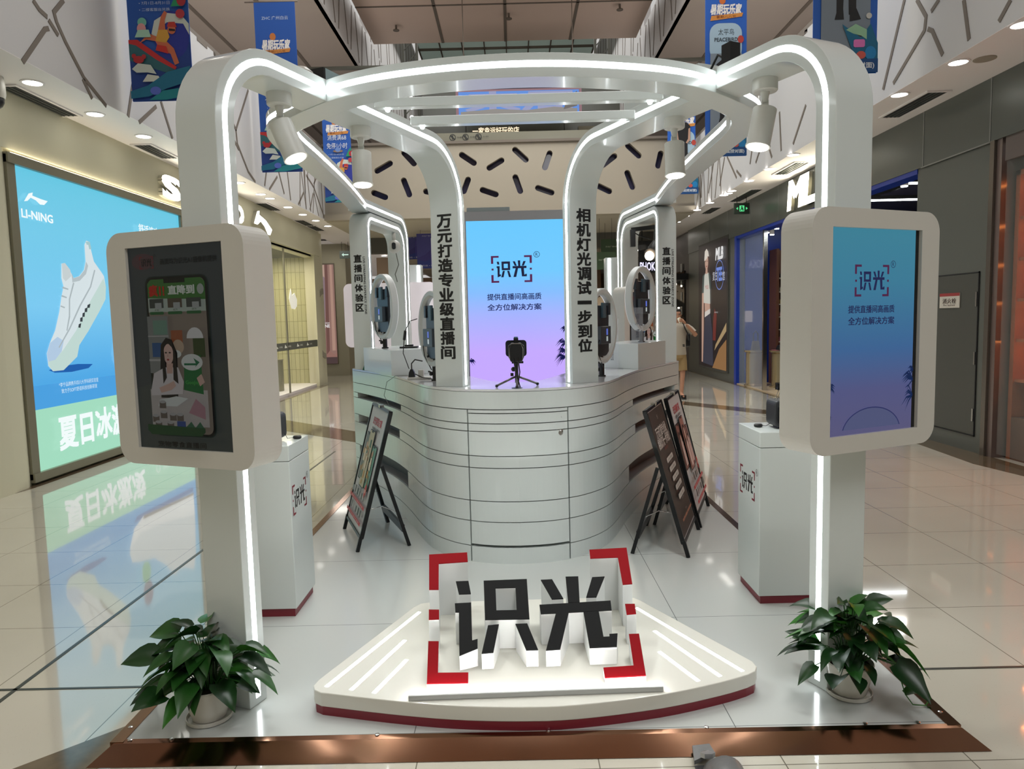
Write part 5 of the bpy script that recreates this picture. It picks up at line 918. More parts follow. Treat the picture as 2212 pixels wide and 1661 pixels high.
C_ = Thing('counter', 'large white curved reception counter with dark horizontal joints and a locked door', 'counter', (XC, 5.6, ZP))
core_o = offs(full, .10); core_i = offs(full, .42)
C_.part('core', MB().strip(core_o, core_i, ZP, 1.15, mat('recess_grey', (88, 86, 88), .5)))
zs = [ZP, .145, .31, .445, .66, .737, .895, .945, 1.035, 1.15]; gp = .0028
def panel(a0, a1, z0, z1, nm='front_panel', par=None, lab=None):
    o_ = sub(a0, a1); return C_.part(nm, MB().strip(o_, offs(o_, .1), z0, z1, WHITE), parent=par, label=lab)
for i in range(len(zs)-1):
    z0, z1 = zs[i]+(gp if i else 0), zs[i+1]-gp
    if i == 8: panel(-2, 2, z0, z1, 'top_band'); continue
    nar = {2: (.86, 1.5), 4: (.95, 1.5), 6: (.92, 1.5)}.get(i)
    for sg in (-1, 1):
        xa = XC+sg*.322 if i < 8 else 0
        ends = [xa+sg*gp, XC+sg*2]
        if nar:
            n0, n1 = XC+sg*nar[0], XC+sg*nar[1]
            for p_, q_ in ((ends[0], n0), (n1, ends[1])): panel(min(p_, q_), max(p_, q_), z0, z1)
        else: panel(min(ends), max(ends), z0, z1)
        if nar:   # grey sloping sill inside each niche
            o_ = sub(min(n0, n1), max(n0, n1)); C_.part('niche_sill', MB().strip(offs(o_, .01), offs(o_, .1), z0-.004, z0, mat('niche_sill', (150, 148, 150), .4)))
        if i == 0: pass
# side returns beyond the corner
for sg in (-1, 1):
    x = XC+sg*1.57
    for i in range(len(zs)-1): C_.part('side_panel', MB().box(min(x, x-sg*.1), max(x, x-sg*.1), 6.9, 8.3, zs[i]+gp, zs[i+1]-gp, WHITE))
panel(XC-.316, XC+.316, ZP, .145-gp, 'plinth_panel')
dr = None
for i in range(1, 8):
    z0, z1 = zs[i]+gp, zs[i+1]-gp
    if i == 1: z0 += .012
    if i == 7: z1 = 1.008
    p_ = panel(XC-.316, XC+.316, z0, z1, 'door' if dr is None else 'door_slat', par=dr, lab='cabinet door in the middle of the counter' if dr is None else None)
    if dr is None: dr = p_
panel(XC-.316, XC+.316, 1.014, 1.035-gp, 'door_header')
_l = sub(.285, .30)[0]
C_.part('key_lock', MB().lathe([(.013, 0), (.013, .006), (.005, .008)], (0, 0, 0), CHROME, 16, F=lambda x, y, z: (.285+x, 4.53-z, .975+y)), parent=dr)
C_.part('cam_lock', MB().lathe([(.018, 0), (.018, .01), (.012, .014)], (0, 0, 0), CHROME, 18, F=lambda x, y, z: (.288+x, 4.53-z, .875+y)).box(.27, .306, 4.522, 4.53, .875, .896, CHROME), parent=dr)
top_i = offs(full, .50); C_.part('worktop', MB().strip(full, top_i, 1.15, ZC, WHITE_TOP))
C_.part('inner_panel', MB().strip(offs(full, .44), offs(full, .45), ZP, 1.15, WHITE))
# plinth boxes on the counter
def cbox(pts, lab, h=.21):
    cx = sum(p[0] for p in pts)/4; cy = sum(p[1] for p in pts)/4
    solo('display_plinth', lab, 'plinth', MB().prism(pts, ZC, ZC+h, WHITE), (cx, cy, ZC), 'white box plinths on the counter', bevel=.003)
cbox([(-1.375, 6.6), (-.985, 5.785), (-.655, 6.03), (-1.06, 6.88)], 'white box plinth on the left wing of the counter')
cbox([(1.028, 5.90), (1.405, 6.61), (1.16, 6.85), (.74, 6.2)], 'white box plinth on the right wing of the counter')
# ---- big upright screen
t = Thing('led_poster_screen', 'tall bright central screen glowing sky blue to violet with the brand mark', 'screen', (.05, 7.1, ZP))
X0, X1, ZB, ZT = -.43, .525, .5, 2.56; YS = 7.1
t.part('frame', MB().box(X0-.035, X1+.035, YS, YS+.06, ZB-.4, ZT+.09, mat('screen_silver', (168, 168, 170), .35, metal=.4)))
t.part('control_box', MB().box(-.42, .0, YS+.01, YS+.05, ZT+.09, ZT+.13, mat('ctrl_grey', (140, 150, 150), .5)))
SG2 = gradient('poster_gradient', [(0, (198, 164, 255)), (.38, (196, 168, 255)), (.55, (166, 178, 255)), (.66, (132, 188, 255)), (.76, (112, 200, 255)), (1, (104, 200, 255))], 2, 1.0)
g = MB(); g.add([(X0, YS-.003, ZB), (X1, YS-.003, ZB), (X1, YS-.003, ZT), (X0, YS-.003, ZT)], [(0, 1, 2, 3)], SG2); sc = t.part('screen_panel', g)
a = Art((X0, YS-.0035, 0), (1, 0, 0), UPZ, (0, -1, 0), .0012, mk=lambda c: E(c, .9)); IK = (30, 40, 96)
a.k = 1; a.logo(.435, 2.09, .40, (92, 36, 82), (24, 30, 62)); a.flush(t, 'brand_mark', sc); a.text('提供直播间高画质', .455, 1.822, .062, IK, bold=.02, w=.53); a.text('全方位解决方案', .455, 1.72, .062, IK, bold=.02, w=.53)
a.flush(t, 'slide_lettering', sc); rp = random.Random(9); a.k += 1
for cx, cy, sg, sp in ((.955, 1.36, -1, 1), (.955, 1.22, -1, 1), (.955, 1.5, -1, .5), (0, 1.2, 1, .5), (.955, 1.28, -1, .8)):
    for k in range(9):
        an = rp.uniform(-1, .8); ln_ = .13*sp*rp.uniform(.6, 1); x1, y1 = cx+sg*ln_*math.cos(an), cy+ln_*math.sin(an)*.9-ln_*.3; mx, my = cx+sg*ln_*.55*math.cos(an), cy+ln_*.6*math.sin(an)+ln_*.12
        a.poly([(cx, cy+.004), (mx, my+.006), (x1, y1), (mx, my-.006), (cx, cy-.004)], (24, 24, 78), False)
t.part('palm_picture', a.mb, parent=sc)
# ---- stage with the raised mark
out = [(-.80, 2.742), (-.52, 2.672), (-.265, 2.622), (-.02, 2.60), (.214, 2.606), (.546, 2.668), (.80, 2.752), (.925, 2.808)]
out = smooth(out, 4)+[(.965, 2.835), (.985, 2.875), (.982, 2.92), (.962, 2.96), (.63, 3.60), (.605, 3.635), (.57, 3.655), (-.47, 3.64), (-.515, 3.625), (-.545, 3.58), (-.835, 2.85), (-.845, 2.80), (-.832, 2.765)]
t = Thing('logo_stage', 'low white fan shaped stage with maroon base and inset light lines', 'stage', (.06, 3.0, ZP))
cen_ = Vector((.06, 3.05))
shr = [(cen_.x+(x-cen_.x)*.995, cen_.y+(y-cen_.y)*.995) for x, y in out]
t.part('maroon_base', MB().prism(shr, ZP, ZP+.036, MAROON)); t.part('stage_deck', MB().prism(out, ZP+.036, .135, mat('stage_white', (226, 224, 214), .25, coat=.3)), bevel=.004)
def lstrip(p, q, w_=.017):
    d = (Vector(q)-Vector(p)).normalized(); n_ = Vector((-d.y, d.x))*w_/2
    return MB().prism([(p[0]+n_.x, p[1]+n_.y), (p[0]-n_.x, p[1]-n_.y), (q[0]-n_.x, q[1]-n_.y), (q[0]+n_.x, q[1]+n_.y)], .1345, .1357, LED)
for p, q in (((-.505, 3.516), (-.789, 2.785)), ((-.531, 3.196), (-.682, 2.755)), ((-.495, 3.004), (-.585, 2.727)), ((.591, 3.506), (.914, 2.835)), ((.629, 3.235), (.811, 2.797)), ((.609, 3.024), (.713, 2.763))): t.part('light_line', lstrip(p, q))
t = Thing('wall_washer', 'slim white light bar lying on the stage in front of the mark', 'lamp', (.06, 2.69, .135)); d = Vector((.995, .027)).normalized()
t.part('housing', MB().bar((-.437, 2.663, .1465), (.556, 2.69, .1465), .008, .018, mat('bar_grey', (190, 192, 190), .4)).bar((-.437, 2.675, .139), (.556, 2.702, .139), .03, .006, mat('bar_grey', (190, 192, 190), .4)))
t.part('light_line', MB().bar((-.43, 2.6745, .146), (.55, 2.7015, .146), .009, .006, mat('washer_led', (255, 254, 250), .4, emit=140.0)))
LG = Thing('logo_sign', 'big red, black and white three dimensional bracketed mark standing on the stage', 'sign', (.06, 3.1, .135))
def gl(keys, top, nm, lab):
    b = MB(); b2 = MB()
    for k in keys:
        pts = GLYPH[k]; n_ = len(pts); zt = lambda p: .155+.345*(p[1]-2.754)
        up_ = [(x, y, zt((x, y))) for x, y in pts]; lo = [(x, y, .1355) for x, y in pts]; mid = [(x, y, z-.004) for x, y, z in up_]
        b.add(lo+mid, [list(range(n_))[::-1]]+[(i, (i+1) % n_, (i+1) % n_+n_, i+n_) for i in range(n_)], mat('letter_side_white', (232, 234, 232), .35)); b.add(mid+up_, [list(range(n_, 2*n_))]+[(i, (i+1) % n_, (i+1) % n_+n_, i+n_) for i in range(n_)], top)
    return LG.part(nm, b, label=lab)
for k, lb in (('bTL', 'red corner bracket, back left'), ('bTR', 'red corner bracket, back right'), ('bBL', 'red corner bracket, front left'), ('bBR', 'red corner bracket, front right')): gl([k], RED, 'corner_bracket', lb)
gl(['sL'], RED, 'square_block', 'small red square block on the left'); gl(['sR'], RED, 'square_block', 'small red square block on the right')
gl([k for k in GLYPH if k.startswith('c1')], GLYPHK, 'character', 'black faced left character'); gl([k for k in GLYPH if k.startswith('c2')], GLYPHK, 'character', 'black faced right character')
# ---- tall pedestals with portable power stations
def pedestal(x0, x1, y0, y1, zt, lab, face, nx):
    t = Thing('pedestal', lab, 'pedestal', ((x0+x1)/2, (y0+y1)/2, ZP), 'tall white pedestals with maroon bases')
    t.part('maroon_base', MB().box(x0+.012, x1-.012, y0+.012, y1-.012, ZP, ZP+.045, MAROON)); t.part('body', MB().box(x0, x1, y0, y1, ZP+.045, zt-.085, WHITE), bevel=.003); t.part('top_box', MB().box(x0, x1, y0, y1, zt-.082, zt, WHITE), bevel=.003)
    yc = (y0+y1)/2
    a = Art((face, yc-.03 if nx > 0 else yc+.02, .665), (0, 1 if nx > 0 else -1, 0), UPZ, (nx, 0, 0), .0006); a.logo(0, 0, .25, (120, 30, 44), (24, 24, 26))
    t.part('printed_mark', a.mb); return t
pedestal(-1.545, -1.19, 3.715, 4.08, .967, 'tall white pedestal with maroon base behind the left arch leg', -1.19, 1)
pedestal(1.29, 1.645, 3.74, 4.10, .975, 'tall white pedestal with maroon base beside the right arch leg', 1.29, -1)
def power(x0, x1, y0, y1, z, lab, txt, hx):
    t = Thing('portable_speaker', lab, 'speaker', ((x0+x1)/2, (y0+y1)/2, z), 'black portable units on the pedestals')
    h = .155; b = MB(); b.prism(rrect(x0, x1, z+.012, z+h, .025, 4), y0+.012, y1-.012, mat('speaker_grey', (44, 46, 50), .45), F=lambda x, zz_, y: (x, y, zz_)); t.part('case', b, bevel=.006)
    t.part('front_grille', MB().prism(rrect(x0+.018, x1-.018, z+.026, z+h-.026, .012, 3), y0, y0+.014, BLACK, F=lambda x, zz_, y: (x, y, zz_)))
    for x in (x0+.05, x1-.05): t.part('foot', MB().box(x-.02, x+.02, y0+.04, y1-.04, z, z+.014, BLACK))
    b = MB(); b.box(x0+.035, x1-.035, (y0+y1)/2-.015, (y0+y1)/2+.015, z+h+.055, z+h+.067, BLACK).box(x0+.035, x1-.035, (y0+y1)/2-.015, (y0+y1)/2+.015, z+h+.078, z+h+.088, BLACK)
    for x in (x0+.035, (x0+x1)/2-.008, x1-.05): b.box(x, x+.016, (y0+y1)/2-.015, (y0+y1)/2+.015, z+h+.055, z+h+.088, BLACK)
    t.part('carry_handle', b, bevel=.003)
    t.part('handle_wire', MB().tube([(x0+.05, (y0+y1)/2, z+h+.06), (x0+.02, (y0+y1)/2, z+h-.01)], .0015, CHROME, 5).tube([(x0+.06, (y0+y1)/2, z+h+.06), (x0+.035, (y0+y1)/2, z+h-.01)], .0015, CHROME, 5).tube([(x1-.05, (y0+y1)/2, z+h+.06), (x1-.02, (y0+y1)/2, z+h-.01)], .0015, CHROME, 5))
    a = Art(((x0+x1)/2 if hx == 0 else hx, y0-.001, z+h*.62), (1, 0, 0), UPZ, (0, -1, 0), .0006); a.text(txt, 0, 0, .015, (190, 190, 192)); t.part('lettering', a.mb)
    return t
power(-1.52, -1.27, 3.80, 3.97, .967, 'black portable unit on the left pedestal, mostly hidden by the kiosk screen', 'ULIKO', -1.30)
power(1.40, 1.62, 3.82, 3.98, .975, 'black portable unit on the right pedestal beside the kiosk screen', 'VAPE', 1.475)
for x, y, z, lb, c in ((-1.212, 3.95, .967, 'small round black puck on the left pedestal', [(-1.23, 3.95, .975), (-1.26, 3.93, .972), (-1.285, 3.9, 1.05)]), (1.345, 3.93, .975, 'small round black puck on the right pedestal', [(1.367, 3.93, .983), (1.385, 3.92, .982), (1.402, 3.9, 1.0)])):
    t = Thing('black_puck', lb, 'gadget', (x, y, z), 'round pucks on the pedestals'); t.part('disc', MB().lathe([(.018, 0), (.023, .004), (.023, .014), (.018, .018)], (x, y, z), BLACK, 20)); t.part('cord', MB().tube(c, .0015, DARK, 5))

# ================================================================== a-frame boards
def aframe(lab, f1, f2, b1, b2, t1, t2, art, group):
    """feet f1,f2 (near, far) of the board side, b1,b2 of the back legs, t1,t2 the upper ends of the board frame"""
    V = lambda p, z: Vector((p[0], p[1], z)); f1, f2, b1, b2 = V(f1, ZP), V(f2, ZP), V(b1, ZP), V(b2, ZP); t1 = V(t1, .985); t2 = t1+(f2-f1)
    c = (f1+f2+b1+b2)/4; t = Thing('a_frame_sign', lab, 'sign board', (c.x, c.y, ZP), group)
    ex = (f2-f1).normalized(); L1 = t1-f1
    q1 = f1+L1*.1; q2 = f2+(t2-f2)*.1; n = ex.cross(L1).normalized(); mid = (b1+b2)/2-(f1+f2)/2
    if n.dot(mid) > 0: n = -n
    bd = MB(); i1, i2 = q1, q2; vs = [q1-n*.0, q2-n*.0, t2, t1]; vs += [v-n*.018 for v in vs]
    bd.add(vs, [(0, 1, 2, 3), (7, 6, 5, 4), (0, 4, 5, 1), (1, 5, 6, 2), (2, 6, 7, 3), (3, 7, 4, 0)], P((190, 194, 194))); board = t.part('board', bd)
    fr = MB(); w_ = .022
    for p, q in ((q1, t1), (q2, t2), (q1, q2), (t1, t2)): fr.bar(p-n*.006, q-n*.006, .018, .028, BLACKM, up=n)
    t.part('board_frame', fr)
    for f, q in ((f1, q1), (f2, q2)): t.part('leg', MB().bar(f, q+(q-f)*.15, .024, .024, BLACKM))
    for f, tt, b_ in ((f1, t1, b1), (f2, t2, b2)):
        top = f+(tt-f)*.62-n*.03; t.part('rear_leg', MB().bar(b_, top, .024, .024, BLACKM))
    a1 = b1+((f1+(t1-f1)*.62-n*.03)-b1)*.22; a2 = b2+((f2+(t2-f2)*.62-n*.03)-b2)*.22; t.part('cross_rail', MB().bar(a1, a2, .02, .05, BLACKM))
    for f, tt, b_ in ((f1, t1, b1), (f2, t2, b2)):
        top = f+(tt-f)*.62-n*.03; p = f+(tt-f)*.3; q = b_+(top-b_)*.42; m_ = (p+q)/2+Vector((0, 0, .035)); t.part('folding_brace', MB().bar(p, m_, .014, .004, CHROME).bar(m_, q, .014, .004, CHROME))
    cl = (t1+t2)/2; t.part('clip', MB().bar(cl-ex*.03+Vector((0, 0, .012)), cl+ex*.03+Vector((0, 0, .012)), .03, .02, CHROME))
    # viewer side right direction
    W_ = (q2-q1).length; Hh = (t1-q1).length; up = (t1-q1).normalized(); right = n.cross(up)*-1
    right = up.cross(n).normalized(); right = ex if right.dot(ex) > 0 else -ex
    org = q1 if right.dot(ex) > 0 else q2
    a = Art(org+right*.018+up*.018, right, up, n, .0008); art(a, W_-.036, Hh-.036); t.part('printed_poster', a.mb, parent=board)
    return t
def art_white(a, W_, H_, people=False, title='识光带货方案'):
    a.rect(0, W_, 0, H_, (206, 208, 210)); a.text(title, W_*.5, H_*.895, W_*.1, (206, 50, 62), bold=.02, w=W_*.55); a.text('高清摄像机 让直播更专业', W_*.5, H_*.83, W_*.035, (60, 60, 60), w=W_*.5)
    cols = [(120, 130, 124), (196, 190, 160), (110, 160, 140)] if not people else [(150, 104, 96), (168, 118, 108), (150, 108, 104)]
    for i, (x, y, h) in enumerate(((.2, .36, .42), (.7, .33, .38), (.45, .32, .5))):
        j = (0, 2, 1)[i]; x0, x1 = W_*x-W_*.15, W_*x+W_*.17; y0, y1 = H_*y, H_*(y+h); a.poly(rrect(x0, x1, y0, y1, .02), (34, 36, 38)); a.poly(rrect(x0+.008, x1-.008, y0+.008, y1-.008, .016), cols[j])
        xm = (x0+x1)/2
        a.rect(xm-.03, xm+.03, y1-.02, y1-.008, (34, 36, 38))
        if people:
            a.poly([(xm-.055, y0+.03), (xm+.055, y0+.03), (xm+.06, y0+.3), (xm+.03, y1-.07), (xm-.03, y1-.07), (xm-.06, y0+.3)], (60, 36, 34)); a.oval(xm, y1-.14, .035, .05, (222, 178, 164)); a.poly([(xm-.05, y0+.03), (xm+.05, y0+.03), (xm+.045, y0+.2), (xm, y0+.24), (xm-.045, y0+.2)], (226, 196, 190)); a.oval(xm-.012, y1-.135, .005, .003, (40, 24, 24), n=8); a.oval(xm+.014, y1-.135, .005, .003, (40, 24, 24), n=8); a.oval(xm, y1-.165, .008, .004, (190, 80, 80), n=8)
        else:
            rq = random.Random(j+2)
            for k in range(9):
                xx, yy = rq.uniform(x0+.015, x1-.06), rq.uniform(y0+.02, y1-.09); a.rect(xx, xx+rq.uniform(.02, .045), yy, yy+rq.uniform(.02, .06), rq.choice([(70, 84, 70), (210, 206, 180), (150, 110, 60), (60, 110, 90), (196, 150, 80)]), up=(k == 0))
            a.oval(xm, y0+.26, .018, .025, (214, 176, 150)); a.poly([(xm-.03, y0+.14), (xm+.03, y0+.14), (xm+.022, y0+.23), (xm-.022, y0+.23)], (226, 214, 190))
    a.oval(W_*.82, H_*.33, .035, .05, (196, 50, 50)); a.rect(W_*.79, W_*.85, H_*.315, H_*.345, (226, 190, 180)); rq = random.Random(3)
    for r_, (yb, red) in enumerate(((.245, .205), (.115, .075))):
        for k in range(6):
            x = W_*(.08+k*.15); hh = W_*rq.uniform(.06, .1); a.rect(x, x+W_*rq.uniform(.03, .09), H_*yb, H_*yb+hh, rq.choice([(40, 42, 44), (70, 72, 72), (150, 156, 158), (60, 70, 66)]), up=(k == 0))
        a.rect(0, W_, H_*red-.012, H_*red+.012, (188, 54, 64)); a.text('麦克风 补光灯 支架 声卡 提词器', W_*.5, H_*red, .012, (236, 216, 216), w=W_*.8)
def art_dark(a, W_, H_):
    a.rect(0, W_, 0, H_, (62, 54, 50)); a.text('光', W_*.5, H_*.93, .03, (190, 180, 170)); a.text('万元打造专业级', W_*.5, H_*.82, W_*.12, (214, 206, 200), bold=.03, w=W_*.7); a.text('相机灯光一步到位', W_*.5, H_*.735, W_*.12, (214, 206, 200), bold=.03, w=W_*.8); a.text('直播解决方案', W_*.5, H_*.67, .02, (140, 60, 50))
    for i in range(5):
        y = H_*(.56-i*.075); a.poly(rrect(W_*.3, W_*.75, y, y+H_*.04, .015), (196, 192, 186)); a.text('一对一调试', W_*.52, y+H_*.02, .014, (80, 72, 68), w=W_*.28); a.text('专业摄影师上门', W_*.52, y-H_*.012, .008, (170, 160, 150), w=W_*.2)
    a.text('我们的直播间 你的直播间', W_*.5, H_*.12, .018, (206, 140, 110), bold=.02, w=W_*.75); a.text('扫码咨询', W_*.5, H_*.16, .012, (170, 150, 140))
gA = 'a-frame sign boards around the counter'
aframe('black framed board with three green toned phones, left of the counter', (-1.098, 4.789), (-1.318, 5.352), (-.759, 4.905), (-1.012, 5.502), (-.853, 4.873), (-1.095, 5.44), art_white, gA)
aframe('black framed board with a dark brown poster, right of the counter', (1.102, 4.52), (1.322, 5.117), (.758, 4.627), (.966, 5.253), (.847, 4.599), (1.071, 5.213), art_dark, gA)
aframe('black framed board with three women on phones, behind the dark brown board', (1.35, 5.17), (1.568, 5.76), (1.03, 5.27), (1.249, 5.863), (1.12, 5.25), (1.341, 5.833), lambda a, W_, H_: art_white(a, W_, H_, True, '识光美颜方案'), gA)

# ================================================================== ring lights
def ringlight(lab, c, base, th, D, cyx, plate=True):
    """c centre, base foot point, th heading of the lit side from +Y towards +X"""
    c = Vector(c); base = Vector(base); t = Thing('ring_light', lab, 'ring light', tuple(base), 'round ring lights with tablets')
    ax = Vector((math.sin(th), math.cos(th), 0)); sd = Vector((math.cos(th), -math.sin(th), 0)); up = Vector((0, 0, 1)); dp = .055; ro, ri = D/2, D/2-.045
    def ring(prof, m):
        b = MB(); n = 56; k = len(prof); vs = []
        for j in range(n):
            a_ = 2*math.pi*j/n; rd = sd*math.cos(a_)+up*math.sin(a_); vs += [tuple(c+rd*r_+ax*h_) for r_, h_ in prof]
        b.add(vs, [(j*k+i, j*k+(i+1) % k, ((j+1) % n)*k+(i+1) % k, ((j+1) % n)*k+i) for j in range(n) for i in range(k)], m, True); return b
    t.part('ring_housing', ring([(ro-.006, -dp/2), (ro, -dp/2+.006), (ro, dp/2), (ri+.004, dp/2), (ri, dp/2-.004), (ri-.002, -dp/2+.02), (ri+.012, -dp/2)], mat('ring_white', (206, 210, 208), .4)))
    t.part('diffuser', ring([(ro-.004, dp/2+.001), (ro-.004, dp/2+.004), (ri+.004, dp/2+.004), (ri+.004, dp/2+.001)], mat('ring_diffuser', (236, 234, 238), .5, emit=.6)))
    def H(x, y, z): return tuple(c+sd*x+ax*y+up*z)
    if plate:
        tb = t.part('tablet_holder', MB().box(-.135, .135, -.01, .01, -.22, .15, NAVY, F=H).box(-.15, -.11, -.02, .02, .08, .17, NAVY, F=H).box(.11, .15, -.02, .02, .08, .17, NAVY, F=H).box(-.03, .03, -.03, -.01, .06, .17, mat('slate_lit', (70, 92, 104), .4), F=H), bevel=.004)
        t.part('phone_controller', MB().box(-.115, .085, -.045, -.012, -.13, -.0, mat('controller', (58, 66, 74), .35), F=H), parent=tb, bevel=.004); t.part('display', MB().box(-.01, .015, -.047, -.045, -.065, -.02, E((90, 110, 200), .9), F=H).box(-.01, .015, -.047, -.045, -.11, -.075, E((190, 200, 200), .7), F=H), parent=tb)
        t.part('yoke', MB().bar(H(-.11, -.01, -.2), H(-.09, -.01, -.26), .02, .02, BLACK).bar(H(-.09, -.01, -.26), H(.08, -.01, -.26), .015, .02, BLACK))
        t.part('cable', MB().tube([H(-.1, -.03, -.09), H(-.16, -.03, -.13), H(-.14, -.03, -.2), H(-.02, -.02, -.3)], .004, BLACK, 6))
    t.part('stand', MB().tube([base, base+Vector((0, 0, max(.05, c.z-ro-base.z)))], .02, BLACK, 14).tube([H(0, 0, -ro+.01), H(0, 0, -.22)], .013, BLACK, 10).lathe([(.03, 0), (.03, .01)], tuple(base), BLACK, 16))
    t.part('knob', MB().ball(base+Vector((-.03, 0, .05)), .014, BLACK, 8).bar(base+Vector((0, 0, .05)), base+Vector((-.05, 0, .07)), .008, .012, BLACK))
    return t
ringlight('white ring light with tablet on the left white plinth box', (-1.112, 6.25, 1.735), (-1.112, 6.25, ZC+.21), R(60), .56, 0)
ringlight('white ring light with tablet standing on the counter left of the inner pillar', (-.575, 5.25, 1.545), (-.575, 5.25, ZC), R(64), .55, 0)
ringlight('white ring light with tablet on the right white plinth box', (1.125, 6.28, 1.75), (1.125, 6.28, ZC+.21), R(-57), .56, 0)
ringlight('white ring light with tablet standing on the counter right of the inner pillar', (.65, 5.28, 1.535), (.65, 5.28, ZC), R(-62), .55, 0)
# small items on the counter
t = Thing('camera_on_tripod', 'black camera unit on a small tripod at the middle of the counter', 'camera', (.02, 4.62, ZC)); cx, cy = .02, 4.62
for f in ((-.13, -.03), (.135, .06), (.0, -.13)):
    t.part('tripod_leg', MB().tube([(cx, cy, ZC+.07), (cx+f[0], cy+f[1], ZC+.012)], .007, mat('leg_grey', (110, 108, 110), .3, metal=.7), 8)); t.part('rubber_foot', MB().ball((cx+f[0], cy+f[1], ZC+.011), .011, BLACK, 8))
t.part('tripod_column', MB().tube([(cx, cy, ZC+.03), (cx, cy, ZC+.155)], .012, BLACK, 12).ball((cx-.02, cy-.01, ZC+.115), .016, BLACK, 10).box(cx-.04, cx-.02, cy-.01, cy+.01, ZC+.07, ZC+.09, BLACK).box(cx-.03, cx+.045, cy-.02, cy+.02, ZC+.152, ZC+.165, BLACK))
bd = t.part('camera_body', MB().prism([(-.035, 0), (.035, 0), (.05, .03), (.052, .1), (.03, .12), (-.03, .12), (-.052, .1), (-.05, .03)], -.06, .06, BLACK, F=lambda x, z, y: (cx+x, cy+y, ZC+.165+z)), bevel=.004)
t.part('side_grip', MB().prism(rrect(-.068, .068, .03, .135, .02, 4), .02, .045, mat('cam_dark', (30, 34, 44), .4), F=lambda x, z, y: (cx+x, cy+y, ZC+.165+z)), parent=bd)
t.part('handle', MB().box(cx-.015, cx+.015, cy-.03, cy+.03, ZC+.27, ZC+.315, BLACK).box(cx-.013, cx+.013, cy-.03, cy+.02, ZC+.315, ZC+.323, mat('steel_blue', (90, 120, 150), .3)), parent=bd)
t.part('rear_trim', MB().tube([(cx-.042, cy-.062, ZC+.18), (cx-.044, cy-.062, ZC+.25), (cx-.03, cy-.062, ZC+.28), (cx+.03, cy-.062, ZC+.28), (cx+.044, cy-.062, ZC+.25), (cx+.042, cy-.062, ZC+.18)], .002, CHROME, 6), parent=bd)
t.part('cable', MB().tube([(cx+.01, cy-.065, ZC+.19), (cx+.02, cy-.07, ZC+.1), (cx+.005, cy-.06, ZC+.005)], .004, BLACK, 6).tube([(cx-.02, cy-.065, ZC+.19), (cx-.005, cy-.07, ZC+.1), (cx+.02, cy-.06, ZC+.003)], .004, BLACK, 6))
solo('cable_grommet', 'flat black round cable grommet set in the counter top below the tripod', 'grommet', MB().lathe([(.035, 0), (.035, .002), (.03, .003)], (.02, 4.535, ZC), BLACK, 20), (.02, 4.535, ZC))
t = Thing('power_strip', 'white power strip with a black plug on the left of the counter', 'power strip', (-.70, 5.42, ZC)); t.part('strip_body', MB().box(-.80, -.62, 5.38, 5.46, ZC, ZC+.018, WARM), bevel=.004)
t.part('plug', MB().prism([(-.025, 0), (.025, 0), (.02, .035), (.008, .06), (-.008, .06), (-.02, .035)], -.018, .018, BLACK, F=lambda x, z, y: (-.77+x, 5.42+y, ZC+.018+z))); t.part('white_plug', MB().box(-.72, -.68, 5.4, 5.44, ZC+.018, ZC+.07, WARM))
t.part('cord', MB().tube([(-.77, 5.42, ZC+.075), (-.77, 5.42, ZC+.12), (-.74, 5.4, ZC+.15), (-.68, 5.36, ZC+.14)], .005, BLACK, 6).tube([(-.745, 5.42, ZC+.04), (-.68, 5.36, ZC+.015), (-.6, 5.28, ZC+.01)], .004, BLACK, 6))
t = Thing('adapter_cable', 'thin black cable with an inline adapter rising from the power strip to the ring light', 'cable', (-.79, 5.42, ZC+.08)); t.part('wire', MB().tube([(-.79, 5.42, ZC+.08), (-.83, 5.42, ZC+.2), (-.81, 5.4, ZC+.36), (-.76, 5.35, ZC+.44), (-.70, 5.3, ZC+.455)], .0035, BLACK, 6)); t.part('adapter', MB().tube([(-.817, 5.41, ZC+.3), (-.803, 5.395, ZC+.37)], .011, BLACK, 8))
solo('hanging_wire', 'thin grey wire drooping over the left front edge of the counter', 'wire', MB().tube([(-.8, 5.8, ZC+.004), (-.95, 5.76, ZC+.004), (-1.015, 5.72, ZC-.04), (-1.045, 5.74, ZC-.15), (-1.0, 5.72, ZC-.24)], .0022, GREYP, 5), (-1, 5.75, ZC))
t = Thing('tape_dispenser', 'green tape dispenser on the far left end of the counter', 'tape dispenser', (-1.30, 6.62, ZC)); t.part('body', MB().prism([(0, 0), (.12, 0), (.12, .07), (.06, .08), (.02, .05)], -.02, .02, mat('green_plastic', (20, 110, 80), .35), F=lambda x, z, y: (-1.40+x, 6.66+y, ZC+z)))
t.part('roll', MB().tube([(-1.33, 6.64, ZC+.045), (-1.33, 6.68, ZC+.045)], .028, mat('green_tape', (70, 150, 120), .4), 14))
t = Thing('control_base', 'flat black device base lying beside the left ring light stand', 'device', (-.90, 6.2, ZC+.21)); t.part('base_plate', MB().box(-.97, -.82, 6.14, 6.24, ZC+.21, ZC+.225, BLACK), bevel=.003); t.part('upper_plate', MB().box(-.93, -.86, 6.16, 6.22, ZC+.225, ZC+.24, BLACK), bevel=.003)
ACR = mat('clear_acrylic', (225, 228, 236), .05, alpha=.16, spec=.6)
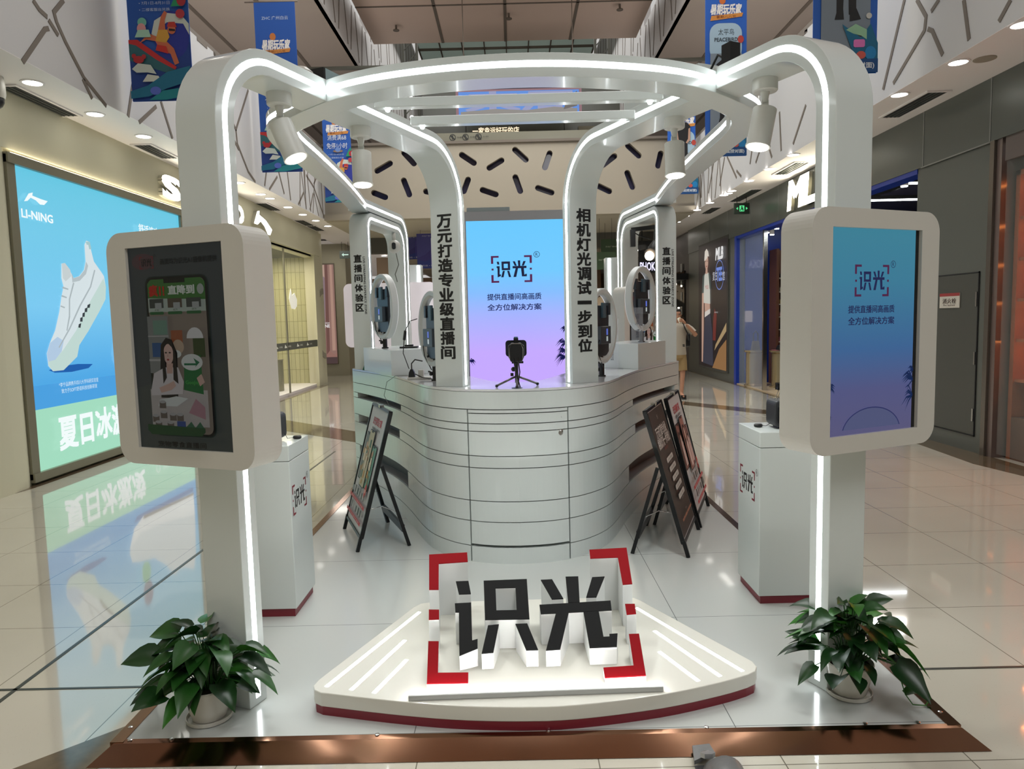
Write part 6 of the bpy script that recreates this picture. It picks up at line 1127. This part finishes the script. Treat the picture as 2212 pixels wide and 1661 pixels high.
for x, y, z, w_, h, lb in ((.83, 6.02, ZC, .11, .42, 'clear acrylic sign stand with small lettering on the counter beside the right plinth box'), (1.06, 6.12, ZC+.21, .1, .3, 'clear acrylic sign stand in front of the right ring light')):
    t = Thing('acrylic_stand', lb, 'sign', (x, y, z), 'acrylic stands'); t.part('upright', MB().box(x-w_/2, x+w_/2, y-.003, y+.003, z, z+h, ACR)); t.part('foot_plate', MB().box(x-w_/2, x+w_/2+.03, y-.05, y+.03, z, z+.006, ACR))
    a = Art((x, y-.0035, z+h*.66), (1, 0, 0), UPZ, (0, -1, 0), .0004); a.text('识光', 0, 0, .035, (70, 70, 84), w=.1*w_/.11, rot=-math.pi/2); a.text('直播间方案', 0, -.17*h/.42, .028, (70, 70, 84), w=.07, rot=-math.pi/2); t.part('lettering', a.mb)
# black backpack like stuff inside the booth
t = Thing('storage_bag', 'dark bag standing inside the booth behind the right ring light', 'bag', (.78, 6.5, ZP)); t.part('bag_body', MB().box(.62, .9, 6.4, 6.7, ZP, 1.2, mat('dark_cloth', (24, 26, 28), .9, bump=.5, nscale=20)), bevel=.03); t.part('flap', MB().box(.61, .91, 6.39, 6.71, 1.08, 1.22, mat('dark_cloth2', (30, 32, 34), .9)), bevel=.03)
t = Thing('storage_bag', 'dark bag standing inside the booth behind the left ring light', 'bag', (-.6, 6.3, ZP)); t.part('bag_body', MB().box(-.72, -.5, 6.2, 6.5, ZP, 1.28, mat('dark_cloth', (24, 26, 28), .9)), bevel=.03); t.part('flap', MB().box(-.73, -.49, 6.19, 6.51, 1.12, 1.3, mat('dark_cloth2', (30, 32, 34), .9)), bevel=.03)
# webcam hanging on the left portal
t = Thing('webcam', 'white ball shaped webcam hanging under the left side portal', 'camera', (-1.21, 7.55, 2.5)); t.part('mount', MB().tube([(-1.21, 7.55, 2.52), (-1.21, 7.55, 2.44)], .02, WARM, 10)); t.part('ball', MB().ball((-1.21, 7.55, 2.38), .07, WARM, 18)); t.part('lens_panel', MB().prism(rrect(-.02, .02, -.035, .035, .018, 4), 0, .008, BLACK, F=lambda x, z, y: (-1.20+x, 7.477+y-.008, 2.38+z))); t.part('cable', MB().tube([(-1.2, 7.6, 2.32), (-1.18, 7.62, 2.2), (-1.22, 7.62, 2.1), (-1.2, 7.62, 2.02)], .005, GREYP, 6))
# studio lamp on an arm under the right portal
t = Thing('studio_lamp', 'black studio spotlight on a jointed arm glowing warm under the right side portal', 'lamp', (1.35, 7.3, 2.45))
t.part('arm', MB().bar((1.22, 7.35, 2.47), (1.5, 7.3, 2.49), .03, .04, BLACK).bar((1.235, 7.35, 2.47), (1.235, 7.35, 2.3), .05, .05, BLACK).bar((1.46, 7.3, 2.49), (1.45, 7.3, 2.33), .03, .03, BLACK)); hd = t.part('lamp_head', MB().tube([(1.50, 7.35, 2.33), (1.37, 7.12, 2.2)], .065, BLACK, 18)); t.part('barn_door', MB().prism([(0, 0), (.1, .02), (.07, .06), (.0, .05)], 0, .006, BLACK, F=lambda x, z, y: (1.25+x, 7.12+y, 2.24+z)), parent=hd)
t.part('lens', MB().ball((1.355, 7.10, 2.185), .045, mat('warm_lens', (255, 226, 190), .4, emit=22), 16, sc=(1, .5, 1)), parent=hd); t.part('cable', MB().tube([(1.25, 7.34, 2.44), (1.3, 7.3, 2.4), (1.4, 7.3, 2.37)], .006, BLACK, 6))
# ---- rear of the booth
t = Thing('light_panel', 'large pale pinkish rounded panel at the rear left of the booth', 'panel', (-1.42, 8.3, ZP)); PKW = mat('pink_white_panel', (236, 226, 230), .45, emit=.28)
t.part('panel_face', MB().prism(rrect(-1.93, -.87, 1.32, 2.05, .07, 6), 0, .12, PKW, F=lambda x, z, y: (x, 8.3+y, z))); t.part('post', MB().box(-1.45, -1.35, 8.42, 8.5, ZP, 1.6, WHITE)); t.part('foot', MB().box(-1.7, -1.1, 8.35, 8.6, ZP, ZP+.03, WHITE))
for x, z, wd_, lb, sg in ((-1.235, 2.27, .17, 'short white rear post with a light strip, left of the screen', 1), (-.94, 2.58, .12, 'tall plain white rear post close to the left inner pillar', 0), (1.12, 2.3, .17, 'short white rear post with a light strip, right of the screen', -1)):
    t = Thing('rear_post', lb, 'post', (x, 8.6, ZP), 'white posts at the rear of the booth'); t.part('column', MB().box(x, x+wd_, 8.6, 8.75, ZP, z, WHITE), bevel=.003)
    if sg: t.part('light_strip', MB().box(*((x+wd_-.05, x+wd_-.02) if sg > 0 else (x+.03, x+.06)), 8.596, 8.6, ZP+.1, z-.01, LED))
t = Thing('display_screen', 'white rounded kiosk screen at the rear right of the booth, seen between the pillars', 'screen', (1.4, 7.6, ZP)); K2 = Vector((1.19, 7.9)); dv = Vector((.93, -.36)).normalized() 
H2 = lambda x, z, y: (1.155+x*.865-y*.5, 7.42+x*.5+y*.865, z)
t.part('housing', MB().prism(rrect(-.0, .68, 1.0, 1.91, .07, 6), 0, .19, WARM, F=H2).box(.2, .4, .02, .12, ZP, 1.0, WARM, F=lambda x, y, z: H2(x, z, y))); t.part('screen_panel', MB().box(.07, .6, -.002, .0, 1.07, 1.85, BLACK, F=lambda x, y, z: H2(x, z, y)))
a = live_picture(H2(.08, 1.08, -.004), (.865, .5, 0), (.5, -.865, 0), .5, .76, .34); t.part('picture', a.mb)
# ================================================================== potted pothos plants
LEAF = []
for i, c in enumerate(((24, 62, 22), (34, 82, 28), (18, 50, 20), (52, 112, 36))):
    m = mat('leaf_%d' % i, c, .35, spec=.5, noise=.15, nscale=20); LEAF.append(m)
def leafmesh(b, p, d, L, w_, m, bend=.35, roll=0.0):
    d = Vector(d).normalized(); sd = d.cross(Vector((0, 0, 1)))
    if sd.length < .05: sd = Vector((1, 0, 0))
    sd.normalize(); n = sd.cross(d).normalized(); sd = (sd*math.cos(roll)+n*math.sin(roll)).normalized(); n = sd.cross(d).normalized()
    K = [(0, .0), (.06, .62), (.2, .98), (.38, 1.0), (.58, .8), (.78, .46), (.9, .2), (1.0, 0.0)]; rows = []
    for s_, ww in K:
        drop = -bend*L*s_*s_; ctr = Vector(p)+d*L*s_+Vector((0, 0, drop)); hw = w_*ww/2
        back = -d*.08*L if s_ == .06 else Vector((0, 0, 0))
        rows.append((ctr-sd*hw+n*hw*.35+back, ctr-sd*hw*.5+n*hw*.12, ctr, ctr+sd*hw*.5+n*hw*.12, ctr+sd*hw+n*hw*.35+back))
    vs = [v for r_ in rows for v in r_]; fs = []
    for i in range(len(K)-1):
        for j in range(4): fs.append((i*5+j, i*5+j+1, (i+1)*5+j+1, (i+1)*5+j))
    b.add(vs, fs, m, True)
def plant(lab, x, y, seed, vine, droop=0, bright=0):
    t = Thing('potted_pothos', lab, 'potted plant', (x, y, ZP), 'potted plants at the front corners'); rd = random.Random(seed)
    pm = mat('pot_glazed', (214, 210, 200), .25, coat=.3); t.part('saucer', MB().lathe([(.07, 0), (.088, .004), (.09, .018), (.086, .018), (.08, .008), (.0, .008)], (x, y, ZP), pm, 36)); t.part('pot', MB().lathe([(.05, .009), (.066, .012), (.076, .05), (.086, .1), (.09, .132), (.093, .135), (.09, .14), (.083, .135), (.07, .1)], (x, y, ZP), pm, 36, cap=False)); t.part('soil', MB().lathe([(.083, .0), (.001, .004)], (x, y, ZP+.125), mat('soil', (44, 34, 26), .9), 20))
    b = MB(); st = MB(); c0 = Vector((x, y, ZP+.13))
    for i in range(95):
        az = rd.uniform(0, 2*math.pi); el = rd.uniform(-.25, 1.4); rr_ = rd.uniform(.07, .2)*(1 if el > .2 else 1.05)
        q = c0+Vector((math.cos(az)*math.cos(el)*rr_, math.sin(az)*math.cos(el)*rr_, .05+math.sin(el)*rr_*1.15))
        if q.z < ZP+.13 and Vector((q.x-x, q.y-y)).length < .1: q.z = ZP+.16
        d = Vector((math.cos(az), math.sin(az), rd.uniform(-.25, .35)+.5*(el > 1))); L = rd.uniform(.09, .145); k = rd.random()
        m = LEAF[3] if k < .1+bright else LEAF[1] if k < .4 else LEAF[0] if k < .75 else LEAF[2]
        leafmesh(b, q, d, L, L*rd.uniform(.55, .72), m, bend=rd.uniform(.2, .65), roll=rd.uniform(-.7, .7))
        st.tube([c0+Vector((math.cos(az)*.03, math.sin(az)*.03, 0)), (c0+q)/2+Vector((0, 0, .03)), q], .0022, LEAF[1], 5, cap=False)
    t.part('foliage', b); t.part('stems', st)
    if vine:
        pts = [c0+Vector(v) for v in ((.07, -.02, .03), (.13, -.06, .035), (.155, -.1, -.02), (.165, -.12, -.075), (.19, -.13, -.112), (.24, -.13, -.117), (.26, -.13, -.085))]
        vb = MB(); vb.tube(pts, .0025, LEAF[3], 6); 
        leafmesh(vb, pts[2], (.6, -.3, .1), .09, .055, LEAF[1], .5); leafmesh(vb, pts[3], (.75, -.1, .45), .095, .06, LEAF[3], .5); leafmesh(vb, pts[5], (.5, .2, -.3), .05, .02, LEAF[3], .4); t.part('trailing_vine', vb)
    return t
plant('leafy pothos in a white pot at the front left corner of the platform', -1.25, 2.745, 3, False)
plant('leafy pothos with a trailing vine in a white pot at the front right corner', 1.345, 2.82, 8, True, bright=.12)
# ---- grey taped bundle on the mall floor in front of the ramp
t = Thing('taped_bundle', 'grey duct taped bundle on the floor in front of the ramp', 'taped object', (.70, 2.25, 0)); TP = mat('duct_tape', (112, 112, 112), .35, metal=.2, bump=.35, nscale=14)
b = MB(); n_ = 16; k = [(2.405, .055, .03), (2.39, .068, .055), (2.35, .074, .085), (2.27, .077, .095), (2.15, .08, .1), (1.95, .08, .1)]
vs = [(.70-(yy-2.4)*-.1+w_*math.cos(math.pi*j/(n_-1)), yy, h*math.sin(math.pi*j/(n_-1))) for yy, w_, h in k for j in range(n_)]
b.add(vs, [(i*n_+j, i*n_+j+1, (i+1)*n_+j+1, (i+1)*n_+j) for i in range(len(k)-1) for j in range(n_-1)]+[tuple(range(n_))[::-1]], TP, True); t.part('bundle', b)
t.part('tape_strip', MB().prism([(.605, 1.95), (.87, 1.95), (.825, 2.37), (.79, 2.37), (.70, 2.3), (.66, 2.42), (.61, 2.42)], .001, .004, mat('duct_tape_dark', (92, 92, 94), .4)))
t.part('crumpled_tape', MB().prism([(.605, 2.40), (.69, 2.45), (.685, 2.5), (.62, 2.49)], .02, .035, TP).ball((.655, 2.41, .05), .022, mat('tape_shine', (168, 168, 170), .2, metal=.4), 6, sc=(1.4, .6, .8)))

# ================================================================== the person drinking
def skin_obj(name, chains, m, parent, loc, sub=2):
    """chains: list of (points, radii) joined where points coincide"""
    vs = []; es = []; rs = []; idx = {}
    for pts, rad in chains:
        prev = None
        for p, r_ in zip(pts, rad):
            k = tuple(round(c, 4) for c in p)
            if k not in idx: idx[k] = len(vs); vs.append((p[0]-loc[0], p[1]-loc[1], p[2]-loc[2])); rs.append(r_)
            i = idx[k]
            if prev is not None and (prev, i) not in es: es.append((prev, i))
            prev = i
    me = bpy.data.meshes.new(name); me.from_pydata(vs, es, []); me.materials.append(m); o = bpy.data.objects.new(name, me); COL.objects.link(o); o.parent = parent
    md = o.modifiers.new('skin', 'SKIN'); md.use_smooth_shade = True
    for i, v in enumerate(me.skin_vertices[0].data if me.skin_vertices else []): pass
    if not me.skin_vertices:
        bm = bmesh.new(); bm.from_mesh(me); bm.verts.layers.skin.verify(); bm.to_mesh(me); bm.free()
    for v, r_ in zip(me.skin_vertices[0].data, rs): v.radius = r_ if isinstance(r_, tuple) else (r_, r_); v.use_root = False
    me.skin_vertices[0].data[0].use_root = True
    s_ = o.modifiers.new('sub', 'SUBSURF'); s_.levels = sub; s_.render_levels = sub; return o
PX, PY = 3.17, 13.9
t = Thing('person', 'person in a pale t-shirt and khaki shorts drinking from a cup while walking', 'person', (PX, PY, 0)); q = lambda x, y, z: (PX+x, PY+y, z)
SKN = mat('skin', (176, 128, 102), .5); TEE = mat('tee_cloth', (170, 160, 146), .85); SHO = mat('khaki_cloth', (150, 124, 84), .85); HAIR = mat('black_hair', (20, 18, 18), .6)
lo = (PX, PY, 0)
pel = q(0, 0, .95); chest = q(0, 0, 1.3); neck = q(0, 0, 1.45)
shL, shR = q(.19, 0, 1.38), q(-.19, 0, 1.38)
elL, wrL = q(.36, -.10, 1.2), q(.13, -.2, 1.43); elR, wrR = q(-.26, .02, 1.1), q(-.27, -.1, .88)
knL, anL = q(.10, -.06, .5), q(.06, -.12, .09); knR, anR = q(-.11, .12, .5), q(-.12, .3, .14)
body = skin_obj('body', [([pel, q(0, 0, 1.12), chest, neck, q(0, -.01, 1.5), q(0, -.02, 1.56), q(0, -.02, 1.63), q(0, -.01, 1.7)], [.13, .13, .135, .06, .052, .072, .085, .07]),
     ([chest, shL, elL, wrL], [.135, .055, .043, .028]), ([chest, shR, elR, wrR], [.135, .055, .04, .028]),
     ([pel, q(.1, 0, .88), knL, anL, q(.07, -.28, .04)], [.13, .095, .055, .037, .03]), ([pel, q(-.1, 0, .88), knR, anR, q(-.12, .16, .05)], [.13, .095, .055, .037, .03])], SKN, t.r, lo)
def loft(b, secs, m, n=20):
    vs = [(PX+cx+rx*math.cos(2*math.pi*j/n), PY+cy+ry*math.sin(2*math.pi*j/n), z) for cx, cy, z, rx, ry in secs for j in range(n)]
    b.add(vs, [(i*n+j, i*n+(j+1) % n, (i+1)*n+(j+1) % n, (i+1)*n+j) for i in range(len(secs)-1) for j in range(n)], m, True); return b
b = MB(); loft(b, [(0, 0, .84, .185, .14), (0, 0, .86, .188, .142), (0, 0, 1.0, .172, .136), (0, 0, 1.12, .176, .14), (0, 0, 1.26, .195, .145), (0, 0, 1.34, .205, .135), (0, 0, 1.40, .175, .11), (0, 0, 1.435, .12, .09), (0, 0, 1.452, .075, .07)], TEE)
b.tube([q(.13, 0, 1.37), q(.2, -.01, 1.365), q(.26, -.035, 1.32), q(.315, -.07, 1.255)], .07, TEE, 14, r2=.066, cap=False).tube([q(-.13, 0, 1.37), q(-.2, .0, 1.36), q(-.235, .01, 1.28), q(-.25, .015, 1.19)], .07, TEE, 14, r2=.066, cap=False); t.part('t_shirt', b)
b = MB(); loft(b, [(0, 0, .93, .165, .13), (0, 0, .86, .178, .138), (0, 0, .78, .17, .135), (0, 0, .74, .09, .1)], SHO)
b.tube([q(.075, 0, .84), q(.095, -.02, .7), q(.103, -.05, .53)], .105, SHO, 16, r2=.088, cap=False).tube([q(-.075, 0, .84), q(-.1, .05, .7), q(-.112, .10, .53)], .105, SHO, 16, r2=.088, cap=False); t.part('shorts', b)
b = MB(); b.ball(q(0, .03, 1.655), .094, HAIR, 18, sc=(1.04, 1.0, .88)).ball(q(0, -.035, 1.69), .07, HAIR, 14, sc=(1.1, .75, .6)).ball(q(0, .05, 1.6), .075, HAIR, 14, sc=(1.1, .75, .9)); t.part('hair', b)
b = MB(); b.ball(q(-.032, -.10, 1.61), .012, BLACK, 8, sc=(1.3, .5, .7)).ball(q(.032, -.10, 1.61), .012, BLACK, 8, sc=(1.3, .5, .7)); t.part('eyes', b)
b = MB(); b.ball(q(-.035, -.102, 1.635), .014, HAIR, 8, sc=(1.6, .4, .3)).ball(q(.035, -.102, 1.635), .014, HAIR, 8, sc=(1.6, .4, .3)); t.part('eyebrows', b)
b = MB(); b.ball(q(0, -.115, 1.585), .014, SKN, 8, sc=(.8, 1, 1.4)); t.part('nose', b); b = MB(); b.ball(q(.088, 0, 1.6), .022, SKN, 8, sc=(.4, .8, 1.2)).ball(q(-.088, 0, 1.6), .022, SKN, 8, sc=(.4, .8, 1.2)); t.part('ears', b)
hc = [([q(.13, -.2, 1.43), q(.09, -.215, 1.47), q(.06, -.215, 1.5)], [.027, .034, .03])]
for i, (dz, ln) in enumerate(((.035, .05), (.015, .055), (-.005, .052), (-.022, .042))): hc.append(([q(.06, -.215, 1.5), q(.045, -.235, 1.5+dz), q(.015, -.25, 1.5+dz), q(.015-ln*.5, -.242, 1.5+dz)], [.03, .011, .009, .008]))
hc.append(([q(.09, -.215, 1.47), q(.07, -.18, 1.505), q(.04, -.165, 1.52)], [.034, .011, .009])); skin_obj('hand', hc, SKN, t.r, lo, 1)
hc = [([q(-.27, -.1, .88), q(-.27, -.12, .83), q(-.27, -.125, .8)], [.026, .034, .03])]
for i, dy in enumerate((-.03, -.01, .01, .028)): hc.append(([q(-.27, -.125, .8), q(-.27, -.125+dy, .765), q(-.262, -.13+dy, .735)], [.03, .01, .008]))
skin_obj('hand', hc, SKN, t.r, lo, 1)
for p in (q(.07, -.2, .0), q(-.12, .23, .0)): t.part('sandal', MB().prism(rrect(-.045, .045, -.13, .12, .04, 4), 0, .025, BLACK, F=lambda x, y, z: (p[0]+x, p[1]+y, p[2]+z)).prism(rrect(-.05, .05, -.07, -.02, .01, 2), .025, .075, BLACK, F=lambda x, y, z: (p[0]+x, p[1]+y, p[2]+z)))
a = Art(q(.1, -.158, 1.0), (1, 0, 0), UPZ, (0, -1, 0), .001); a.rect(-.02, .02, 0, .02, (20, 20, 20)); a.rect(-.025, .015, .025, .045, (20, 20, 20)); t.part('shirt_tag', a.mb)
t = Thing('paper_cup', 'white paper cup with a brown mark held to the mouth of the person', 'cup', q(.02, -.19, 1.47)); t.part('cup_wall', MB().tube([q(.03, -.215, 1.455), q(0, -.175, 1.545)], .028, mat('cup_white', (226, 218, 200), .5), 16, r2=.036)); t.part('printed_mark', MB().box(PX+.0, PX+.03, PY-.232, PY-.229, 1.485, 1.505, P((140, 110, 60))))
t = Thing('shoulder_bag', 'dark shoulder bag hanging behind the person', 'bag', q(.22, .14, 1.0)); t.part('bag_body', MB().box(PX+.1, PX+.3, PY+.14, PY+.24, .98, 1.25, BLACK), bevel=.03); t.part('strap', MB().tube([q(.12, -.15, 1.36), q(.17, -.16, 1.25), q(.22, -.02, 1.12), q(.24, .14, 1.1)], .012, BLACK, 6).tube([q(.12, -.15, 1.36), q(.12, .0, 1.46), q(.13, .15, 1.3)], .012, BLACK, 6))
for o in list(bpy.data.objects):
    if o.type == 'MESH' and not o.data.polygons and not o.modifiers: bpy.data.objects.remove(o)
